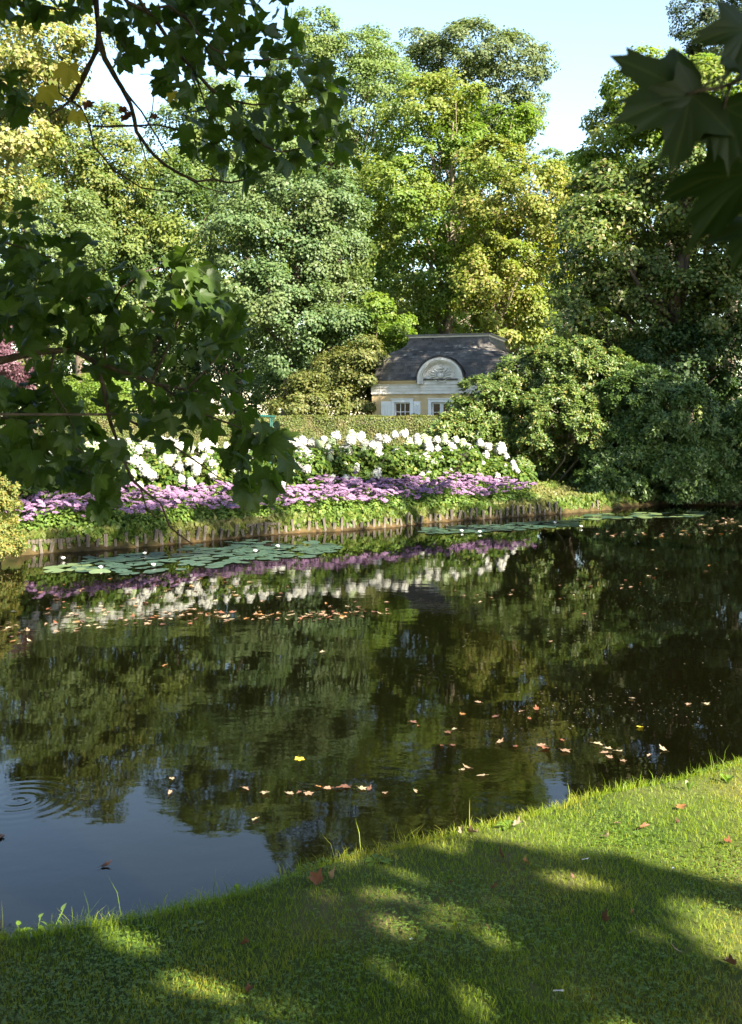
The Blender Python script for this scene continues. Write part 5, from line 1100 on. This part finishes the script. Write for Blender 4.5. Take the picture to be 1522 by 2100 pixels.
rosette_weed('plantain', 'plantain rosette low on the left of the grass edge', 395, 1895, 0.28, 6, 0.07, 0.014, 0.5, LM['clover'])
nt_ = G(75, 1905, 0.2); nt_[2] = float(ground_z(nt_[0], nt_[1])); th = thing('nettle', 'nettle leaning over the water in the lower left corner', 'weed', tuple(nt_))
def toothed(ln, wd):
    V = []; k = 7
    for i in range(k + 1):
        t_ = i / k; w_ = wd * math.sin(PI * min(1, t_ * 0.85 + 0.12)) ** 0.8 * (1 - t_ * 0.45) * (0 if i == k else 1)
        V += [(-w_ * (1.12 if i % 2 else .86), ln * t_, 0.25 * w_ - 0.25 * ln * t_ * t_), (0, ln * t_, -0.25 * ln * t_ * t_), (w_ * (1.12 if i % 2 else .86), ln * t_, 0.25 * w_ - 0.25 * ln * t_ * t_)]
    return mesh_np('leaf', np.array(V), np.array([(i * 3 + s2, i * 3 + s2 + 1, i * 3 + s2 + 4, i * 3 + s2 + 3) for i in range(k) for s2 in range(2)]), True)
tl = toothed(0.062, 0.017); tl.materials.append(LM['clover'])
for st in range(3):
    dx, dy = (-0.12 + 0.1 * st), 0.03 * st; mb = MB(); dx *= 0.6; tip = np.array([dx * 1.6, 0.08 + dy, 0.09 + 0.02 * st]); mb.tube([(dx * .4, 0, 0), (dx, .04, .06), tip], [0.004, 0.003, 0.002], 5); obj('stem', mb, LM['clover'], th)
    for k in range(6):
        f = 0.4 + 0.6 * k / 5; p_ = np.array([dx * .4, 0, 0]) * (1 - f) + tip * f; obj('leaf', tl, None, th, tuple(p_), (R.normal() * .3, R.normal() * .3, R.uniform(0, 6.28) if k < 5 else 0), (R.uniform(.6, 1.0),) * 3)
# daisies and feathers of white on the lawn
M['feather'] = plain_mat('grey_white_feather', [(0.25, 0.25, 0.25), (0.4, 0.4, 0.4)], 60)
M['daisy'] = plain_mat('daisy_petals', [(0.75, 0.74, 0.7), (0.82, 0.82, 0.8)], 30)
for (px, py, lb) in ((843, 1926, 'tiny white daisy in the shaded middle of the lawn'), (1381, 1760, 'tiny white daisy near the right sunlit patch')):
    g = G(px, py, 0.37); g[2] = float(ground_z(g[0], g[1])) + 0.03; th = thing('daisy', lb, 'daisy', tuple(g), group='daisies on the lawn')
    v, f = petals(10, 0.010, 0.3, 0.002); obj('petals', mesh_np('petals', v, f), M['daisy'], th); mb = MB(); blob(mb, (0, 0, 0), (0.003, 0.003, 0.003)); obj('centre', mb, M['stamen'], th)
    mb = MB(); mb.tube([(0, 0, -0.035), (0, 0, 0)], 0.0008, 4); obj('stem', mb, LM['clover'], th)
for (px, py, rz, lb) in ((1200, 1752, 0.5, 'small white feather on the grass right of centre'), (1145, 2038, 0.1, 'small white feather low in the middle of the lawn'), (1293, 1910, 0.9, 'pale straw stalk on the clover')):
    g = G(px, py, 0.37); g[2] = float(ground_z(g[0], g[1])) + 0.035; V, Fq = [], []
    for i in range(6):
        t_ = i / 5; w_ = 0.0035 * math.sin(PI * (0.1 + 0.85 * t_)); V += [(0.04 * (t_ - .5), -w_, 0.004 * math.sin(3 * t_)), (0.04 * (t_ - .5), 0, 0.003 + 0.006 * t_), (0.04 * (t_ - .5), w_, 0.004)]
    o = obj('feather' if 'feather' in lb else 'straw', mesh_np('feather', np.array(V), np.array([(i * 3 + s2, i * 3 + s2 + 1, i * 3 + s2 + 4, i * 3 + s2 + 3) for i in range(5) for s2 in range(2)]), True), M['stake'] if 'straw' in lb else M['feather'], None, tuple(g), (0.1, 0.1, rz)); tag(o, lb, 'feather' if 'feather' in lb else 'straw')

# ------------------------------------------------------------------ fallen leaves
FC = {'tan': [(0.34, 0.21, 0.13), (0.42, 0.28, 0.18)], 'cream': [(0.42, 0.33, 0.2), (0.52, 0.42, 0.27)], 'orange': [(0.36, 0.16, 0.05), (0.42, 0.22, 0.08)], 'brown': [(0.14, 0.065, 0.045), (0.2, 0.1, 0.065)], 'rust': [(0.26, 0.09, 0.05), (0.33, 0.14, 0.07)], 'yellow': [(0.62, 0.48, 0.03), (0.72, 0.58, 0.06)]}
FM = {k: leaf_mat(k + '_fallen_leaf', v, trans=0.15, rough=0.6, spec=0.2, K=0.46 if k != 'yellow' else 0.7) for k, v in FC.items()}
FL = {}
def fallen(col, seed, flat):
    key = (col, seed % 5, flat)
    if key not in FL:
        kind = 'maple' if seed % 2 else 'sycamore'
        v, f, ve = lobed_leaf(kind, 50 + seed % 5, droop=0.05, fold=0.1 if flat else 0.35, curl=(0.06, 0.14, 0.22, 0.1, 0.3)[seed % 5] if flat else 0.55, petiole=0.75)
        v = v.copy(); v[:, 2] -= v[:, 2].min(); v[:, 0] *= (1, .7, .45, .85, .6)[seed % 5]; FL[key] = lmesh(v, f, ve, FM[col], 'fallen_leaf')
    return FL[key]
def floater(px, py, col, s_, label, group='fallen leaves floating on the pond'):
    g = G(px, py)
    if pond_sd(np.array([g[0]]), np.array([g[1]]))[0] > -0.03: return
    o = obj('fallen_leaf', fallen(col, int(R.integers(5)), True), None, None, (g[0], g[1], 0.004 + 0.003 * R.random()), (R.normal() * 0.09, R.normal() * 0.09, R.uniform(0, 6.28)), (s_, s_, s_)); tag(o, label, 'leaf', group)
cols = ['tan', 'tan', 'tan', 'cream', 'cream', 'orange', 'rust', 'brown', 'brown']
rc = lambda: cols[int(R.integers(len(cols)))]
CN = {'tan': 'pinkish tan', 'cream': 'cream', 'orange': 'orange', 'rust': 'rust red', 'brown': 'dull brown', 'yellow': 'yellow'}
o_ = floater(614, 1556, 'yellow', 0.062, 'bright yellow maple leaf floating alone in mid pond')
for (px, py) in [(983,1442),(948,1466),(1018,1470),(1071,1460),(1101,1457),(1086,1475),(858,1490),(846,1482),(916,1503),(931,1497),(906,1530),(926,1529)]: c = rc(); floater(px, py, c, R.uniform(.035, .06), CN[c] + ' leaf floating right of centre above the brown shallows')
for (px, py) in [(1023,1524),(1056,1531),(1151,1518),(1113,1530),(1118,1535),(1156,1541),(1221,1526),(1246,1536),(1244,1545),(1268,1542),(1251,1555),(1276,1561),(1333,1550),(1363,1540)]: c = rc(); floater(px, py, c, R.uniform(.04, .062), CN[c] + ' leaf floating in the loose drift near the right grass edge')
for (px, py, c, lb) in [(1313,1492,'yellow','small yellow leaf floating on the dark water at right'),(1413,1445,'tan','tan leaf floating on the dark water near the right edge'),(1447,1444,'cream','small cream leaf beside the tan one near the right edge'),(1298,1434,'cream','pale leaf floating on the black water right of centre'),(949,1580,'cream','curled cream leaf floating close above the grass point'),(961,1576,'tan','small tan leaf beside the curled cream leaf'),(991,1592,'cream','flat cream leaf floating nearest the grass in the middle'),
                        (500,1618,'tan','tan leaf floating left of the row of leaves in the near water'),(352,1597,'cream','small pale leaf on the edge of the sky reflection'),(348,1629,'tan','small tan leaf below another on the edge of the sky reflection'),(526,1681,'cream','tiny pale leaf in the dark tree reflection'),(2,1719,'rust','rust red leaf floating at the left edge of the sky reflection'),(213,1778,'brown','thin brown leaf floating on the blue sky reflection'),(340,1365,'orange','lone orange leaf on the dark water at left'),(660,1338,'cream','pale leaf floating below the middle of the leaf drift'),(1128,1316,'tan','tan leaf on the black reflection right of centre'),(1196,1260,'rust','red leaf on the dark water at right'),(1276,1207,'tan','pale tan leaf on the dark water below the rhododendron')]: floater(px, py, c, R.uniform(.04, .055), lb)
for (px, py) in [(595,1630),(612,1628),(630,1628),(655,1616),(675,1617),(693,1618),(712,1614),(740,1618),(756,1621),(545,1627),(790,1627),(851,1622)]: c = rc(); floater(px, py, c, R.uniform(.035, .06), CN[c] + ' leaf in the row of leaves on the near water left of centre')
for _ in range(185):
    px = R.uniform(0, 800); py = np.interp(px, [0, 80, 240, 330, 520, 640, 800], [1322, 1298, 1280, 1270, 1267, 1266, 1255]) + R.normal() * 6 - abs(R.normal()) * (5 + 22 * (px < 280))
    c = rc(); floater(px, py, c, R.uniform(.035, .068), CN[c] + (' leaf near the left end of the' if px < 160 else ' leaf in the thick left part of the' if px < 330 else ' leaf below the branch tip in the' if px < 520 else ' leaf at the thin right end of the') + ' long leaf drift on the pond')
for _ in range(45):
    px = R.uniform(10, 640); py = np.interp(px, [0, 640], [1225, 1195]) + R.normal() * 20; c = rc(); floater(px, py, c, R.uniform(.04, .075), CN[c] + ' leaf scattered between the lily pads and the leaf drift')
for _ in range(26):
    px = R.uniform(930, 1500); py = np.interp(px, [930, 1200, 1500], [1236, 1205, 1150]) + R.normal() * 22; c = rc(); floater(px, py, c, R.uniform(.03, .055), CN[c] + ' leaf scattered over the dark reflections at right')
for _ in range(34):
    px = R.uniform(1210, 1522); py = 1096 + R.normal() * 3 + (px - 1210) * -0.01; c = rc(); floater(px, py, c, R.uniform(.04, .07), CN[c] + ' leaf in the far line of leaves at right')
for _ in range(26):
    px = R.uniform(1430, 1530); floater(px, R.uniform(1062, 1085), ['cream', 'tan'][int(R.integers(2))], R.uniform(.05, .1), 'pale leaf in the sunlit patch of far water at the right edge')
# seed husks and scum too small to count
n = 2400; q = R.random(n); px = np.where(q < .45, R.uniform(1180, 1522, n), np.where(q < .75, R.uniform(850, 1500, n), R.uniform(40, 700, n)))
py = np.where(q < .45, 1075 + R.normal(size=n) * 9, np.where(q < .75, 1225 + R.normal(size=n) * 45, np.where(q < .9, 1235 + R.normal(size=n) * 22, 1500 + R.normal(size=n) * 30)))
py = np.where((q > .9), 1455 + R.normal(size=n) * 28, py); px = np.where(q > .9, R.uniform(1050, 1480, n), px)
d = F * CH / (py - YH); x = (px - CX) / F * d; k = pond_sd(x, d) < -0.05; x, d = x[k], d[k]
V, Fq = leaf_quads(np.stack([x, d, np.full(len(x), 0.004)], 1), nrm(np.array([0, 0, 1.0]) + R.normal(size=(len(x), 3)) * 0.05), R.uniform(0.006, 0.02, len(x)), 0.6, fold=0.0)
tag(obj('floating_husks', mesh_np('floating_husks', V, Fq), leaf_mat('husks', [(0.06, 0.045, 0.03), (0.14, 0.11, 0.075), (0.3, 0.25, 0.18)], trans=0.1)), 'tiny husks and scum drifting on the water', 'scum', kind='stuff')
# on the grass
for (px, py, c, s_, lb, fl) in ((1395, 1952, 'tan', .040, 'tan heart shaped leaf lying on the clover at lower right', True), (1240, 1882, 'brown', .045, 'folded dark brown leaf standing in the grass right of centre', False), (1502, 1978, 'brown', .042, 'dark brown leaf at the lower right edge of the lawn', False), (1393, 1642, 'orange', .055, 'orange maple leaf on the sunlit grass at right', True), (1318, 1676, 'rust', .05, 'rust leaf lying flat in the sunlit grass', True), (1248, 1688, 'cream', .05, 'pale folded leaf on the sunlit grass edge', False), (1030, 1742, 'brown', .06, 'large dark curled leaf in the shaded grass above centre', False), (1080, 1756, 'orange', .036, 'small orange leaf beside the dark curled one', False), (1058, 1673, 'cream', .055, 'cream leaf caught on the grass edge in the middle', True), (678, 1785, 'tan', .06, 'pale pinkish leaf on the grass edge left of centre', False), (650, 1789, 'rust', .055, 'red brown leaf beside the pale pinkish one', False), (500, 1905, 'rust', .04, 'upright red brown leaf in the shaded grass at left', False), (1004, 1896, 'tan', .022, 'small tan leaf in the shaded middle of the lawn', False), (1297, 1868, 'orange', .02, 'small orange leaf on the clover', False), (1495, 1715, 'rust', .045, 'red curled leaf on the sunlit grass at the right edge', False), (1012, 1805, 'rust', .03, 'dull red leaf in the middle of the shaded lawn', False), (1176, 1790, 'brown', .022, 'little brown leaf at the edge of the sunlit streak', False), (925, 1790, 'rust', .03, 'dull red leaf under the shaded grass edge', False), (510, 2015, 'brown', .03, 'dark leaf low on the left of the lawn', False), (965, 1687, 'tan', .05, 'tan leaf hanging on the grass edge', False), (948, 1685, 'cream', .04, 'cream leaf hanging on the grass edge beside the tan one', False), (1264, 1665, 'tan', .035, 'tan leaf half hidden in the sunlit grass', True), (1390, 1672, 'brown', .025, 'scrap of brown leaf in the sunlit grass', False), (305, 1912, 'rust', .02, 'small red leaf in the sunlit spot at left', False)):
    g = G(px, py, 0.36); g[2] = float(ground_z(g[0], g[1])) + (0.022 if fl else 0.018)
    o = obj('fallen_leaf', fallen(c, int(R.integers(5)), fl), None, None, tuple(g), (R.normal() * .2, R.normal() * .2, R.uniform(0, 6.28)) if fl else (R.uniform(.3, .9), R.normal() * .4, R.uniform(0, 6.28)), (s_, s_, s_)); tag(o, lb, 'leaf', 'fallen leaves on the lawn')
